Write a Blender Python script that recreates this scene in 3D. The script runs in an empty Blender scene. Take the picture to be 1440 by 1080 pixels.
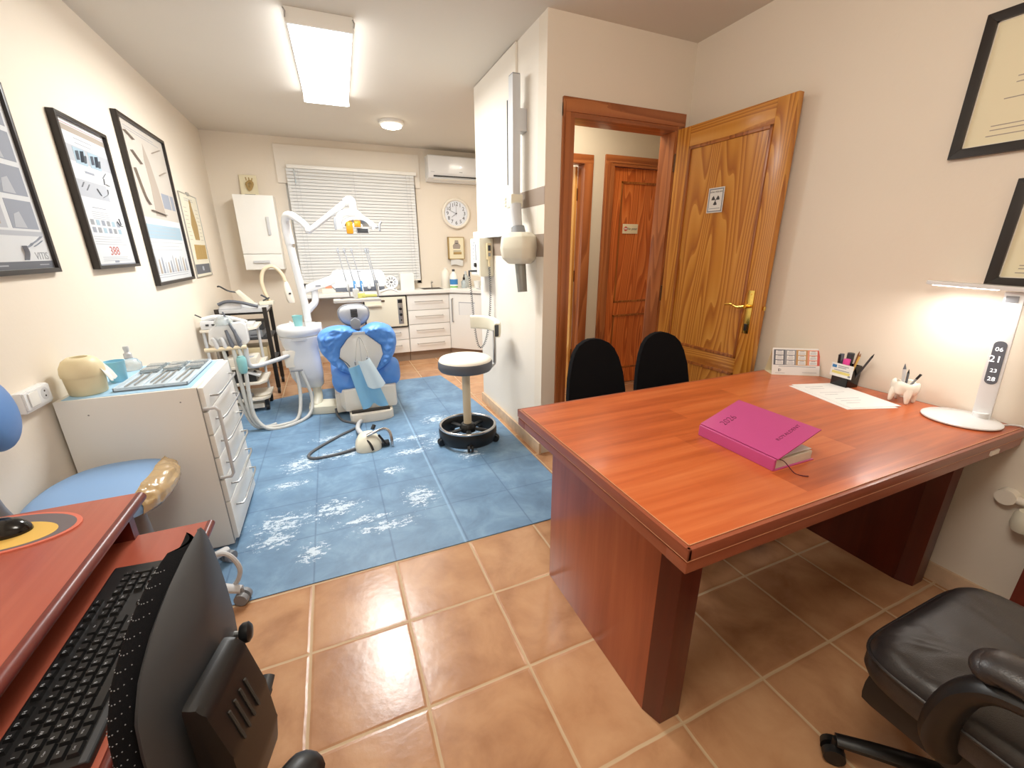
import bpy, bmesh, math, random
from mathutils import Vector, Matrix, noise as mnoise
random.seed(7)
PI = math.pi
C = bpy.context.scene.collection
scene = bpy.context.scene
def R(d): return math.radians(d)
def V(*a): return Vector(a)

# ------------------------------------------------------------------ materials
def lin(c):
    c = c / 255.0
    return c / 12.92 if c <= 0.04045 else ((c + 0.055) / 1.055) ** 2.4
def rgb(t): return (lin(t[0]), lin(t[1]), lin(t[2]), 1.0)

class NT:
    def __init__(s, name):
        s.m = bpy.data.materials.new(name); s.m.use_nodes = True
        s.t = s.m.node_tree; s.b = s.t.nodes['Principled BSDF']
    def n(s, typ, **kw):
        nd = s.t.nodes.new(typ)
        for k, v in kw.items():
            if k in nd.inputs.keys(): nd.inputs[k].default_value = v
            else: setattr(nd, k, v)
        return nd
    def l(s, a, b): s.t.links.new(a, b)
    def math(s, op, a, b=None, c=None, clamp=False):
        nd = s.t.nodes.new('ShaderNodeMath'); nd.operation = op; nd.use_clamp = clamp
        for i, x in enumerate((a, b, c)):
            if x is None: continue
            if isinstance(x, (int, float)): nd.inputs[i].default_value = x
            else: s.l(x, nd.inputs[i])
        return nd.outputs[0]
    def mix(s, fac, a, b, mode='MIX'):
        nd = s.t.nodes.new('ShaderNodeMix'); nd.data_type = 'RGBA'; nd.blend_type = mode
        for i, x in ((0, fac), (6, a), (7, b)):
            if isinstance(x, (int, float)): nd.inputs[i].default_value = x
            elif isinstance(x, tuple): nd.inputs[i].default_value = x
            else: s.l(x, nd.inputs[i])
        return nd.outputs[2]
    def pos(s): return s.n('ShaderNodeNewGeometry').outputs['Position']
    def obj(s): return s.n('ShaderNodeTexCoord').outputs['Object']
    def mapping(s, vec, scale=(1, 1, 1), loc=(0, 0, 0), rot=(0, 0, 0)):
        nd = s.n('ShaderNodeMapping'); s.l(vec, nd.inputs['Vector'])
        nd.inputs['Scale'].default_value = scale; nd.inputs['Location'].default_value = loc
        nd.inputs['Rotation'].default_value = rot
        return nd.outputs['Vector']
    def noise(s, vec, scale, detail=2.0, rough=0.5, dist=0.0):
        nd = s.n('ShaderNodeTexNoise'); s.l(vec, nd.inputs['Vector'])
        nd.inputs['Scale'].default_value = scale; nd.inputs['Detail'].default_value = detail
        nd.inputs['Roughness'].default_value = rough; nd.inputs['Distortion'].default_value = dist
        return nd.outputs['Fac']
    def ramp(s, fac, stops):
        nd = s.n('ShaderNodeValToRGB'); s.l(fac, nd.inputs[0])
        el = nd.color_ramp.elements
        while len(el) < len(stops): el.new(0.5)
        for e, (p, c) in zip(el, stops): e.position = p; e.color = c
        return nd.outputs[0]
    def bump(s, h, strength=0.2, dist=0.01):
        nd = s.n('ShaderNodeBump'); nd.inputs['Strength'].default_value = strength
        nd.inputs['Distance'].default_value = dist
        s.l(h, nd.inputs['Height']); s.l(nd.outputs[0], s.b.inputs['Normal'])
    def col(s, c):
        if isinstance(c, tuple): s.b.inputs['Base Color'].default_value = c
        else: s.l(c, s.b.inputs['Base Color'])

def simple(name, c, rough=0.5, metal=0.0, bump=0.0, bscale=200.0, spec=0.5, var=0.0, vscale=8.0, trans=0.0, coat=0.0):
    n = NT(name); n.col(rgb(c))
    n.b.inputs['Roughness'].default_value = rough; n.b.inputs['Metallic'].default_value = metal
    n.b.inputs['Specular IOR Level'].default_value = spec
    if trans: n.b.inputs['Transmission Weight'].default_value = trans
    if coat: n.b.inputs['Coat Weight'].default_value = coat; n.b.inputs['Coat Roughness'].default_value = 0.1
    if var:
        f = n.noise(n.obj(), vscale, 3)
        c1 = tuple(max(0, x * (1 - var)) for x in rgb(c)[:3]) + (1,)
        c2 = tuple(min(1, x * (1 + var)) for x in rgb(c)[:3]) + (1,)
        n.col(n.mix(f, c1, c2))
    if bump: n.bump(n.noise(n.obj(), bscale, 3), bump, 0.002)
    return n.m
def emit(name, c, strength):
    n = NT(name); n.col(rgb(c)); n.b.inputs['Emission Color'].default_value = rgb(c)
    n.b.inputs['Emission Strength'].default_value = strength
    return n.m
def plaster(name, c, bump=0.25):
    n = NT(name); p = n.pos()
    f = n.noise(p, 1.3, 3)
    n.col(n.mix(f, tuple(x * 0.96 for x in rgb(c)[:3]) + (1,), tuple(min(1, x * 1.03) for x in rgb(c)[:3]) + (1,)))
    n.b.inputs['Roughness'].default_value = 0.7; n.b.inputs['Specular IOR Level'].default_value = 0.3
    n.bump(n.math('ADD', n.noise(p, 14, 4), n.math('MULTIPLY', n.noise(p, 60, 2), 0.4)), bump, 0.004)
    return n.m
def pine(name, dark, mid, light, scale=(3.2, 3.2, 0.32), rings=11.0, rough=0.32, offs=(0, 0, 0)):
    """ring contours of a stretched noise: the cathedral grain of pine, running along local Z"""
    n = NT(name); o = n.mapping(n.obj(), scale, offs)
    f = n.noise(o, 1.0, 1.0, 0.45, 0.15)
    w = n.math('FRACT', n.math('MULTIPLY', f, rings))
    fine = n.noise(n.mapping(n.obj(), (60, 60, 2.0)), 1.0, 2)
    w2 = n.math('ADD', n.math('MULTIPLY', w, 0.85), n.math('MULTIPLY', fine, 0.18))
    c = n.ramp(w2, [(0.0, rgb(light)), (0.45, rgb(mid)), (0.82, rgb(dark)), (0.97, rgb(mid))])
    n.col(c); n.b.inputs['Roughness'].default_value = rough
    n.b.inputs['Coat Weight'].default_value = 0.25; n.b.inputs['Coat Roughness'].default_value = 0.2
    n.bump(w2, 0.08, 0.002)
    return n.m
def cherry(name, dark, mid, light, axis='X', rough=0.3, plank=0.0):
    n = NT(name)
    sc = {'X': (0.9, 14, 14), 'Y': (14, 0.9, 14), 'Z': (14, 14, 0.9)}[axis]
    o = n.mapping(n.obj(), sc)
    f = n.noise(o, 1.0, 4, 0.6, 0.6)
    f2 = n.noise(n.mapping(n.obj(), tuple(x * 3.5 for x in sc)), 1.0, 2)
    g = n.math('ADD', n.math('MULTIPLY', f, 0.75), n.math('MULTIPLY', f2, 0.25))
    if plank:
        sep = n.n('ShaderNodeSeparateXYZ'); n.l(n.obj(), sep.inputs[0])
        ax = sep.outputs[1] if axis == 'X' else sep.outputs[0] if axis == 'Y' else sep.outputs[1]
        along = sep.outputs[0]
        row = n.math('FLOOR', n.math('DIVIDE', ax, plank))
        col = n.math('FLOOR', n.math('ADD', n.math('DIVIDE', along, 0.62), n.math('MULTIPLY', row, 0.37)))
        cmb = n.n('ShaderNodeCombineXYZ'); n.l(row, cmb.inputs[0]); n.l(col, cmb.inputs[1])
        wn = n.n('ShaderNodeTexWhiteNoise'); n.l(cmb.outputs[0], wn.inputs['Vector'])
        g = n.math('ADD', g, n.math('MULTIPLY', n.math('SUBTRACT', wn.outputs['Value'], 0.5), 0.22))
    c = n.ramp(g, [(0.2, rgb(dark)), (0.5, rgb(mid)), (0.8, rgb(light))])
    n.col(c); n.b.inputs['Roughness'].default_value = rough
    n.b.inputs['Coat Weight'].default_value = 0.15; n.b.inputs['Coat Roughness'].default_value = 0.15
    return n.m

M = {}
M['wall'] = plaster('cream_plaster', (233, 222, 206))
M['wall_white'] = plaster('white_plaster', (236, 228, 216))
M['wall_hall'] = plaster('hall_plaster', (214, 206, 188))
M['ceiling'] = plaster('ceiling_paint', (220, 212, 199), 0.08)
M['white'] = simple('white_laminate', (238, 236, 230), 0.35)
M['warm_white'] = simple('warm_white_laminate', (236, 228, 214), 0.4)
M['edge_grey'] = simple('grey_edge', (150, 148, 146), 0.5)
M['gap'] = simple('shadow_gap', (60, 56, 52), 0.8)
M['gloss_white'] = simple('gloss_white_plastic', (230, 231, 232), 0.25, coat=0.3)
M['unit_white'] = simple('dental_white_plastic', (222, 223, 226), 0.3, coat=0.2)
M['ivory'] = simple('ivory_plastic', (230, 225, 206), 0.35)
M['beige'] = simple('beige_plastic', (226, 208, 168), 0.4)
M['light_grey'] = simple('light_grey_plastic', (200, 201, 203), 0.4)
M['mid_grey'] = simple('mid_grey_plastic', (140, 143, 148), 0.45)
M['slate'] = simple('slate_grey_plastic', (95, 99, 108), 0.45)
M['dark_grey'] = simple('dark_grey_plastic', (62, 64, 68), 0.5)
M['black'] = simple('black_plastic', (24, 24, 25), 0.4)
M['black_gloss'] = simple('black_gloss_plastic', (16, 15, 15), 0.15)
M['black_fabric'] = simple('black_fabric', (19, 19, 22), 0.95, bump=0.6, bscale=900, spec=0.15)
M['black_frame'] = simple('black_frame_wood', (38, 32, 29), 0.35)
M['leather'] = simple('black_leather', (44, 41, 42), 0.36, bump=0.25, bscale=420, spec=0.6)
M['chrome'] = simple('chrome', (205, 205, 206), 0.18, 1.0)
M['steel'] = simple('brushed_steel', (185, 185, 184), 0.35, 1.0)
M['brass'] = simple('polished_brass', (226, 190, 98), 0.2, 1.0)
M['paper'] = simple('white_paper', (232, 232, 230), 0.7)
M['cream_paper'] = simple('cream_paper', (232, 222, 190), 0.7)
M['page'] = simple('page_edges', (226, 216, 200), 0.8, bump=0.5, bscale=900)
M['blue_vinyl'] = simple('blue_vinyl', (92, 140, 205), 0.45, bump=0.1, bscale=60)
M['blue_cover'] = simple('blue_stretch_cover', (92, 150, 228), 0.45, var=0.12, vscale=9)
M['blue_seat'] = simple('blue_upholstery', (140, 178, 224), 0.55)
M['bib_blue'] = simple('blue_bib_paper', (136, 192, 228), 0.75, bump=0.2, bscale=300)
M['tissue'] = simple('tissue_paper', (214, 232, 242), 0.8)
M['teal'] = simple('turquoise_plastic', (164, 224, 226), 0.3, trans=0.35)
M['cup_blue'] = simple('light_blue_cup', (150, 212, 236), 0.35)
M['paper_blue'] = simple('light_blue_paper', (168, 208, 236), 0.7)
M['pink'] = simple('magenta_leatherette', (188, 76, 134), 0.35, bump=0.15, bscale=500)
M['pink_dark'] = simple('debossed_magenta', (74, 10, 40), 0.4)
M['marker_pink'] = simple('pink_marker', (226, 74, 158), 0.35)
M['amber'] = simple('amber_filter', (232, 170, 50), 0.2, trans=0.3)
M['hose_grey'] = simple('grey_hose', (196, 196, 192), 0.45)
M['hose_dark'] = simple('dark_hose', (92, 94, 98), 0.5)
M['hose_cream'] = simple('cream_hose', (224, 208, 178), 0.45)
M['yellow_green'] = simple('yellow_green_plastic', (206, 206, 120), 0.4)
M['navy'] = simple('navy_print', (52, 58, 82), 0.6)
M['print_grey'] = simple('grey_print', (142, 147, 158), 0.7)
M['print_light'] = simple('pale_grey_print', (172, 175, 182), 0.7)
M['print_dark'] = simple('dark_print', (70, 70, 74), 0.7)
M['print_blue'] = simple('pale_blue_print', (156, 178, 192), 0.7)
M['print_red'] = simple('dusty_red_print', (176, 96, 90), 0.7)
M['tray_blue'] = simple('pale_blue_tray_plastic', (206, 220, 230), 0.3)
M['edge_highlight'] = simple('painted_edge_highlight', (206, 150, 112), 0.4)
M['poster_paper'] = simple('poster_paper', (206, 208, 210), 0.6)
M['poster_beige'] = simple('poster_beige', (190, 182, 172), 0.7)
M['chart_paper'] = simple('chart_paper', (226, 220, 200), 0.7)
M['print_brown'] = simple('brown_print', (168, 140, 88), 0.7)
M['print_tan'] = simple('tan_print', (164, 152, 140), 0.7)
M['clock_face'] = simple('clock_face', (226, 230, 238), 0.6)
M['cone'] = simple('grey_metal_cone', (140, 141, 136), 0.4, 0.4)
M['band'] = simple('taupe_wall_band', (150, 132, 116), 0.6)
M['kick'] = simple('taupe_plinth', (150, 130, 112), 0.5)
M['skirting'] = simple('beige_stone_skirting', (214, 184, 152), 0.5, var=0.25, vscale=18)
M['tape'] = simple('brown_tape', (205, 176, 130), 0.25, trans=0.2, bump=0.8, bscale=30, coat=0.6)
M['wax'] = simple('waste_bin_cream', (228, 214, 176), 0.45)
M['tooth'] = simple('white_ceramic', (240, 232, 218), 0.25)
M['pencil'] = simple('brown_pencil', (128, 82, 44), 0.5)
M['pencil_yellow'] = simple('yellow_pencil', (206, 168, 84), 0.5)
M['mat_yellow'] = simple('yellow_pad_print', (226, 186, 96), 0.6)
M['mat_red'] = simple('salmon_pad_rim', (214, 118, 98), 0.6)
M['mat_grey'] = simple('grey_pad_print', (112, 104, 108), 0.6)
M['green'] = simple('green_liquid', (120, 190, 90), 0.3)
M['label_blue'] = simple('blue_label', (60, 130, 190), 0.5)
M['card_yellow'] = simple('yellow_print', (226, 214, 130), 0.6)
M['cal_red'] = simple('calendar_red', (206, 96, 84), 0.6)
M['cal_ochre'] = simple('calendar_ochre', (190, 148, 92), 0.6)
M['cal_salmon'] = simple('calendar_salmon', (222, 150, 120), 0.6)
M['hinge_brown'] = simple('bronze_hinge', (90, 62, 40), 0.4, 0.6)
M['corridor_light'] = simple('cream_wall_beyond', (236, 206, 150), 0.7)
def glassm(name, c=(255, 255, 255), rough=0.02):
    n = NT(name); n.col(rgb(c)); n.b.inputs['Transmission Weight'].default_value = 1.0
    n.b.inputs['Roughness'].default_value = rough; n.b.inputs['IOR'].default_value = 1.45
    return n.m
M['head_grey'] = simple('headrest_grey', (178, 179, 182), 0.5)
M['slat'] = simple('blind_slat', (222, 223, 222), 0.6, spec=0.25)
M['glass'] = glassm('clear_glass')
M['clear'] = simple('clear_plastic', (226, 236, 240), 0.15, trans=0.7)
M['tube_light'] = emit('diffuser_lit', (250, 252, 255), 9.0)
M['spot_light'] = emit('round_lamp_lit', (255, 244, 220), 12.0)
M['led'] = emit('desk_lamp_led', (255, 248, 240), 6.0)
M['lcd'] = emit('clock_digits_lit', (250, 250, 250), 1.0)
# woods
M['door_pine'] = pine('honey_pine', (168, 98, 28), (200, 134, 48), (216, 156, 70), (5.2, 5.2, 0.40), 21.0)
M['door_pine_h'] = pine('honey_pine_cross', (168, 98, 28), (200, 134, 48), (216, 156, 70), (0.45, 0.45, 7.0), 18, offs=(3, 1, 2))
M['hall_pine'] = pine('orange_pine', (176, 84, 30), (208, 110, 46), (226, 136, 68), (5.0, 5.0, 0.45), 18, offs=(7, 2, 5))
M['frame_wood'] = pine('red_brown_casing', (142, 78, 38), (168, 98, 52), (184, 116, 66), (8, 8, 0.5), 7)
M['frame_wood_h'] = pine('red_brown_casing_cross', (142, 78, 38), (168, 98, 52), (184, 116, 66), (0.5, 8, 8), 7)
M['pine_recess_shade'] = pine('shaded_pine_moulding', (132, 70, 22), (160, 92, 34), (178, 110, 46), (6, 6, 0.5), 14)
M['light_pine'] = pine('pale_pine', (200, 140, 60), (232, 180, 100), (240, 196, 120), (6, 6, 0.5), 7)
M['desk_top'] = cherry('cherry_desk_top', (150, 62, 26), (196, 98, 50), (216, 126, 74), 'X', 0.33, 0.1)
M['desk_edge'] = cherry('cherry_desk_edge', (124, 60, 40), (148, 78, 54), (166, 96, 68), 'X', 0.35)
M['desk_edge_y'] = cherry('cherry_desk_edge_y', (124, 60, 40), (148, 78, 54), (166, 96, 68), 'Y', 0.35)
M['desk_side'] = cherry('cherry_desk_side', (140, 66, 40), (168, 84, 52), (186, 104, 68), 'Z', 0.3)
M['desk_dark'] = cherry('mahogany_post_shaded_panel', (74, 22, 14), (92, 30, 18), (108, 40, 24), 'Z', 0.35)
M['comp_top'] = cherry('computer_desk_top', (150, 70, 52), (170, 86, 66), (184, 102, 80), 'Y', 0.32)
M['comp_dark'] = cherry('computer_desk_side', (84, 28, 20), (108, 40, 30), (124, 52, 38), 'Z', 0.4)

def tile_floor():
    n = NT('terracotta_tiles'); T = 0.34
    p = n.pos(); sep = n.n('ShaderNodeSeparateXYZ'); n.l(p, sep.inputs[0])
    wob = n.math('MULTIPLY', n.math('SUBTRACT', n.noise(p, 9, 3), 0.5), 0.006)
    def edge(a):
        q = n.math('DIVIDE', n.math('ADD', a, wob), T)
        fr = n.math('FRACT', n.math('ADD', q, 100.0))
        return n.math('MULTIPLY', n.math('MINIMUM', fr, n.math('SUBTRACT', 1.0, fr)), T), n.math('FLOOR', q)
    ex, ix = edge(sep.outputs[0]); ey, iy = edge(sep.outputs[1])
    e = n.math('MINIMUM', ex, ey)
    grout = n.math('SUBTRACT', 1.0, n.math('DIVIDE', n.math('SUBTRACT', e, 0.0035), 0.002), clamp=True)
    cmb = n.n('ShaderNodeCombineXYZ'); n.l(ix, cmb.inputs[0]); n.l(iy, cmb.inputs[1])
    wn = n.n('ShaderNodeTexWhiteNoise'); n.l(cmb.outputs[0], wn.inputs['Vector'])
    n1 = n.noise(p, 6, 5, 0.55, 0.4); n2 = n.noise(p, 40, 3)
    g = n.math('ADD', n.math('MULTIPLY', n1, 0.8), n.math('MULTIPLY', n.math('SUBTRACT', wn.outputs['Value'], 0.5), 0.14))
    g = n.math('ADD', g, n.math('MULTIPLY', n.math('SUBTRACT', n2, 0.5), 0.03))
    c = n.ramp(g, [(0.18, rgb((162, 114, 80))), (0.42, rgb((194, 147, 108))), (0.68, rgb((212, 168, 128)))])
    edge_d = n.math('MULTIPLY', n.math('SUBTRACT', 1.0, n.math('DIVIDE', e, 0.035), clamp=True), 0.25)
    c = n.mix(edge_d, c, rgb((164, 108, 72)))
    c = n.mix(grout, c, rgb((200, 172, 136)))
    n.col(c)
    r = n.math('ADD', 0.2, n.math('ADD', n.math('MULTIPLY', n2, 0.07), n.math('MULTIPLY', grout, 0.4)))
    n.l(r, n.b.inputs['Roughness'])
    h = n.math('ADD', n.math('MULTIPLY', n.noise(p, 30, 4, 0.55), 0.35), n.math('MULTIPLY', n.math('DIVIDE', e, 0.012, clamp=True), 0.9))
    n.bump(h, 0.38, 0.004)
    return n.m
M['tiles'] = tile_floor()

PATCHES = [(-0.5, 0.85, .2, .13), (-0.25, 0.88, .2, .12), (-0.52, 0.72, .14, .1), (0.2, 0.82, .13, .15), (0.55, 1.9, .16, .12),
           (0.78, 1.82, .1, .1), (-0.2, 1.55, .28, .1), (-0.44, 1.5, .16, .16), (0.25, 1.4, .2, .07), (0.5, 1.5, .2, .1), (0.0, 0.62, .22, .06),
           (-0.1, 0.72, .2, .05), (0.3, 1.62, .25, .06), (0.62, 1.2, .12, .1), (-0.25, 1.85, .2, .07), (0.1, 1.18, .1, .08), (-0.5, 1.25, .16, .06), (0.78, 1.5, .2, .08), (-0.35, .55, .1, .1)]
def mat_floor():
    n = NT('worn_blue_vinyl'); T = 0.34
    p = n.pos(); sep = n.n('ShaderNodeSeparateXYZ'); n.l(p, sep.inputs[0])
    x, y = sep.outputs[0], sep.outputs[1]
    def line(a, t, w, o=0.0):
        fr = n.math('FRACT', n.math('ADD', n.math('DIVIDE', n.math('SUBTRACT', a, o), t), 50.0))
        d = n.math('MULTIPLY', n.math('MINIMUM', fr, n.math('SUBTRACT', 1.0, fr)), t)
        return n.math('SUBTRACT', 1.0, n.math('DIVIDE', d, w), clamp=True)
    joints = n.math('MAXIMUM', line(x, T, 0.006, 0.0), line(y, T, 0.006))
    seam = n.math('SUBTRACT', 1.0, n.math('DIVIDE', n.math('ABSOLUTE', n.math('SUBTRACT', x, 0.325)), 0.009), clamp=True)
    base = n.ramp(n.noise(p, 5, 5, 0.65, 0.5), [(0.25, rgb((92, 122, 152))), (0.5, rgb((110, 144, 176))), (0.75, rgb((134, 168, 196)))])
    c = n.mix(n.math('MULTIPLY', joints, 0.6), base, rgb((70, 98, 134)))
    c = n.mix(n.math('MULTIPLY', seam, 0.7), c, rgb((150, 188, 220)))
    m = None
    for (px, py, rx, ry) in PATCHES:
        dx = n.math('DIVIDE', n.math('SUBTRACT', x, px), rx); dy = n.math('DIVIDE', n.math('SUBTRACT', y, py), ry)
        d = n.math('SQRT', n.math('ADD', n.math('MULTIPLY', dx, dx), n.math('MULTIPLY', dy, dy)))
        b = n.math('SUBTRACT', 1.25, d, clamp=True)
        m = b if m is None else n.math('MAXIMUM', m, b)
    ns = n.noise(n.mapping(p, (22, 48, 1)), 1.0, 8, 0.72, 0.4)
    ns = n.math('ADD', n.math('MULTIPLY', ns, 0.75), n.math('MULTIPLY', n.noise(n.mapping(p, (120, 60, 1)), 1.0, 3, 0.7), 0.25))
    w = n.math('SUBTRACT', n.math('ADD', n.math('MULTIPLY', m, 0.17), ns), 0.638)
    w = n.math('MULTIPLY', n.math('MULTIPLY', w, 24.0, clamp=True), n.math('MULTIPLY', m, 3.0, clamp=True))
    c = n.mix(w, c, rgb((206, 222, 236)))
    n.col(c)
    n.l(n.math('ADD', 0.36, n.math('MULTIPLY', n.noise(p, 25, 3), 0.25)), n.b.inputs['Roughness'])
    n.bump(n.math('SUBTRACT', n.math('MULTIPLY', n.noise(p, 18, 3), 0.3), n.math('MULTIPLY', joints, 0.6)), 0.25, 0.003)
    return n.m
M['mat'] = mat_floor()

# ------------------------------------------------------------------ mesh builder (world coordinates)
def catmull(pts, k=6, closed=False):
    pts = [Vector(p) for p in pts]; n = len(pts)
    if n < 3: return pts
    out = []
    rng = range(n) if closed else range(n - 1)
    for i in rng:
        p1 = pts[i]; p2 = pts[(i + 1) % n]
        p0 = pts[i - 1] if (closed or i > 0) else p1 * 2 - p2
        p3 = pts[(i + 2) % n] if (closed or i + 2 < n) else p2 * 2 - p1
        for j in range(k):
            t = j / k
            out.append(0.5 * ((2 * p1) + (-p0 + p2) * t + (2 * p0 - 5 * p1 + 4 * p2 - p3) * t * t + (-p0 + 3 * p1 - 3 * p2 + p3) * t ** 3))
    if not closed: out.append(pts[-1])
    return out

class MB:
    def __init__(s, *mats):
        s.bm = bmesh.new(); s.mats = [M[m] if isinstance(m, str) else m for m in mats]; s.cur = 0
    def mat(s, m):
        m = M[m] if isinstance(m, str) else m
        if m not in s.mats: s.mats.append(m)
        s.cur = s.mats.index(m); return s
    def _add(s, bm2, mtx=None):
        if mtx is not None: bmesh.ops.transform(bm2, matrix=mtx, verts=bm2.verts)
        me = bpy.data.meshes.new('tmp'); bm2.to_mesh(me); bm2.free()
        n0 = len(s.bm.faces); s.bm.from_mesh(me); bpy.data.meshes.remove(me)
        s.bm.faces.ensure_lookup_table()
        for f in s.bm.faces[n0:]: f.material_index = s.cur
        return s
    def box(s, a, b, bev=0.0, seg=2, rot=None, pivot=None):
        """box from corner a to corner b; rot = Matrix about pivot (default centre)"""
        a, b = Vector(a), Vector(b); c = (a + b) / 2; d = b - a
        bm = bmesh.new(); bmesh.ops.create_cube(bm, size=1.0)
        bmesh.ops.scale(bm, vec=(abs(d.x), abs(d.y), abs(d.z)), verts=bm.verts)
        if bev: bmesh.ops.bevel(bm, geom=bm.edges[:], offset=bev, segments=seg, profile=0.7, affect='EDGES')
        m = Matrix.Translation(c)
        if rot is not None:
            pv = Vector(pivot) if pivot is not None else c
            m = Matrix.Translation(pv) @ rot.to_4x4() @ Matrix.Translation(c - pv)
        return s._add(bm, m)
    def cyl(s, p0, p1, r0, r1=None, seg=20, cap=True):
        p0, p1 = Vector(p0), Vector(p1); r1 = r0 if r1 is None else r1
        d = p1 - p0; bm = bmesh.new()
        bmesh.ops.create_cone(bm, cap_ends=cap, segments=seg, radius1=r0, radius2=r1, depth=d.length)
        q = Vector((0, 0, 1)).rotation_difference(d.normalized())
        return s._add(bm, Matrix.Translation((p0 + p1) / 2) @ q.to_matrix().to_4x4())
    def sph(s, c, r, seg=18, rot=None):
        r = (r, r, r) if isinstance(r, (int, float)) else r
        bm = bmesh.new(); bmesh.ops.create_uvsphere(bm, u_segments=seg, v_segments=max(8, seg * 2 // 3), radius=1)
        m = Matrix.Translation(Vector(c))
        if rot is not None: m = m @ rot.to_4x4()
        return s._add(bm, m @ Matrix.Diagonal((r[0], r[1], r[2], 1)))
    def tube(s, pts, r, seg=10, smooth=0, closed=False, flat=None):
        pts = catmull(pts, smooth, closed) if smooth else [Vector(p) for p in pts]
        n = len(pts); bm = bmesh.new(); rings = []
        rr = r if callable(r) else (lambda t: r)
        t0 = (pts[1] - pts[0]).normalized()
        up = Vector((0, 0, 1)) if abs(t0.z) < 0.9 else Vector((0, 1, 0))
        nrm = (up - t0 * up.dot(t0)).normalized(); tp = t0
        for i, p in enumerate(pts):
            if closed: t = (pts[(i + 1) % n] - pts[i - 1]).normalized()
            else: t = (pts[min(i + 1, n - 1)] - pts[max(i - 1, 0)]).normalized()
            nrm = tp.rotation_difference(t) @ nrm; nrm = (nrm - t * nrm.dot(t)).normalized(); tp = t
            bn = t.cross(nrm); rad = rr(i / max(1, n - 1))
            f1, f2 = (flat or (1, 1))
            rings.append([bm.verts.new(p + (nrm * math.cos(2 * PI * k / seg) * f1 + bn * math.sin(2 * PI * k / seg) * f2) * rad) for k in range(seg)])
        m = n if closed else n - 1
        for i in range(m):
            a, b = rings[i], rings[(i + 1) % n]
            for k in range(seg): bm.faces.new((a[k], a[(k + 1) % seg], b[(k + 1) % seg], b[k]))
        if not closed: bm.faces.new(rings[0][::-1]); bm.faces.new(rings[-1])
        bmesh.ops.recalc_face_normals(bm, faces=bm.faces)
        return s._add(bm)
    def lathe(s, prof, c, seg=32, rot=None, scale=(1, 1, 1)):
        bm = bmesh.new(); rings = []
        for (r, z) in prof:
            if r < 1e-5: rings.append([bm.verts.new((0, 0, z))])
            else: rings.append([bm.verts.new((r * math.cos(2 * PI * k / seg), r * math.sin(2 * PI * k / seg), z)) for k in range(seg)])
        for a, b in zip(rings, rings[1:]):
            for k in range(seg):
                k2 = (k + 1) % seg
                if len(a) == 1 and len(b) == 1: continue
                if len(a) == 1: bm.faces.new((a[0], b[k2], b[k]))
                elif len(b) == 1: bm.faces.new((a[k], a[k2], b[0]))
                else: bm.faces.new((a[k], a[k2], b[k2], b[k]))
        bmesh.ops.recalc_face_normals(bm, faces=bm.faces)
        m = Matrix.Translation(Vector(c))
        if rot is not None: m = m @ rot.to_4x4()
        return s._add(bm, m @ Matrix.Diagonal((*scale, 1)))
    def prism(s, poly, B, d0, d1, bev=0.0):
        """polygon in basis B=(origin,right,up,normal) extruded from offset d0 to d1 along normal"""
        o, r, u, nn = [Vector(x) for x in B]
        bm = bmesh.new()
        lo = [bm.verts.new(o + r * x + u * y + nn * d0) for x, y in poly]
        hi = [bm.verts.new(o + r * x + u * y + nn * d1) for x, y in poly]
        k = len(poly)
        bm.faces.new(lo[::-1]); bm.faces.new(hi)
        for i in range(k): bm.faces.new((lo[i], lo[(i + 1) % k], hi[(i + 1) % k], hi[i]))
        bmesh.ops.recalc_face_normals(bm, faces=bm.faces)
        if bev: bmesh.ops.bevel(bm, geom=bm.edges[:], offset=bev, segments=2, profile=0.7, affect='EDGES')
        return s._add(bm)
    def rect(s, B, u0, v0, u1, v1, d0, d1, bev=0.0):
        return s.prism([(u0, v0), (u1, v0), (u1, v1), (u0, v1)], B, d0, d1, bev)
    def grid(s, fn, nu, nv, cu=False, cv=False, thick=0.0):
        bm = bmesh.new()
        vs = [[bm.verts.new(fn(i / (nu if cu else nu - 1), j / (nv if cv else nv - 1))) for j in range(nv)] for i in range(nu)]
        for i in range(nu if cu else nu - 1):
            for j in range(nv if cv else nv - 1):
                q = (vs[i][j], vs[(i + 1) % nu][j], vs[(i + 1) % nu][(j + 1) % nv], vs[i][(j + 1) % nv])
                bm.faces.new(q)
        bmesh.ops.remove_doubles(bm, verts=bm.verts, dist=1e-5)
        bmesh.ops.recalc_face_normals(bm, faces=bm.faces)
        if thick: bmesh.ops.solidify(bm, geom=bm.faces[:], thickness=thick)
        return s._add(bm)
    def text(s, st, B, u, v, size, d=0.0008, align='CENTER', depth=0.0003, sx=1.0, thin=0.0):
        cu = bpy.data.curves.new('t', 'FONT'); cu.body = st; cu.size = size; cu.align_x = align; cu.align_y = 'CENTER'
        cu.extrude = depth; cu.offset = -thin * size; cu.resolution_u = 3
        ob = bpy.data.objects.new('t', cu); C.objects.link(ob)
        dg = bpy.context.evaluated_depsgraph_get(); dg.update()
        me = bpy.data.meshes.new_from_object(ob.evaluated_get(dg))
        bpy.data.objects.remove(ob); bpy.data.curves.remove(cu)
        bm = bmesh.new(); bm.from_mesh(me); bpy.data.meshes.remove(me)
        o, r, up, nn = [Vector(x) for x in B]
        c = o + r * u + up * v + nn * d
        m = Matrix(((r.x * sx, up.x, nn.x, c.x), (r.y * sx, up.y, nn.y, c.y), (r.z * sx, up.z, nn.z, c.z), (0, 0, 0, 1)))
        return s._add(bm, m)
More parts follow.
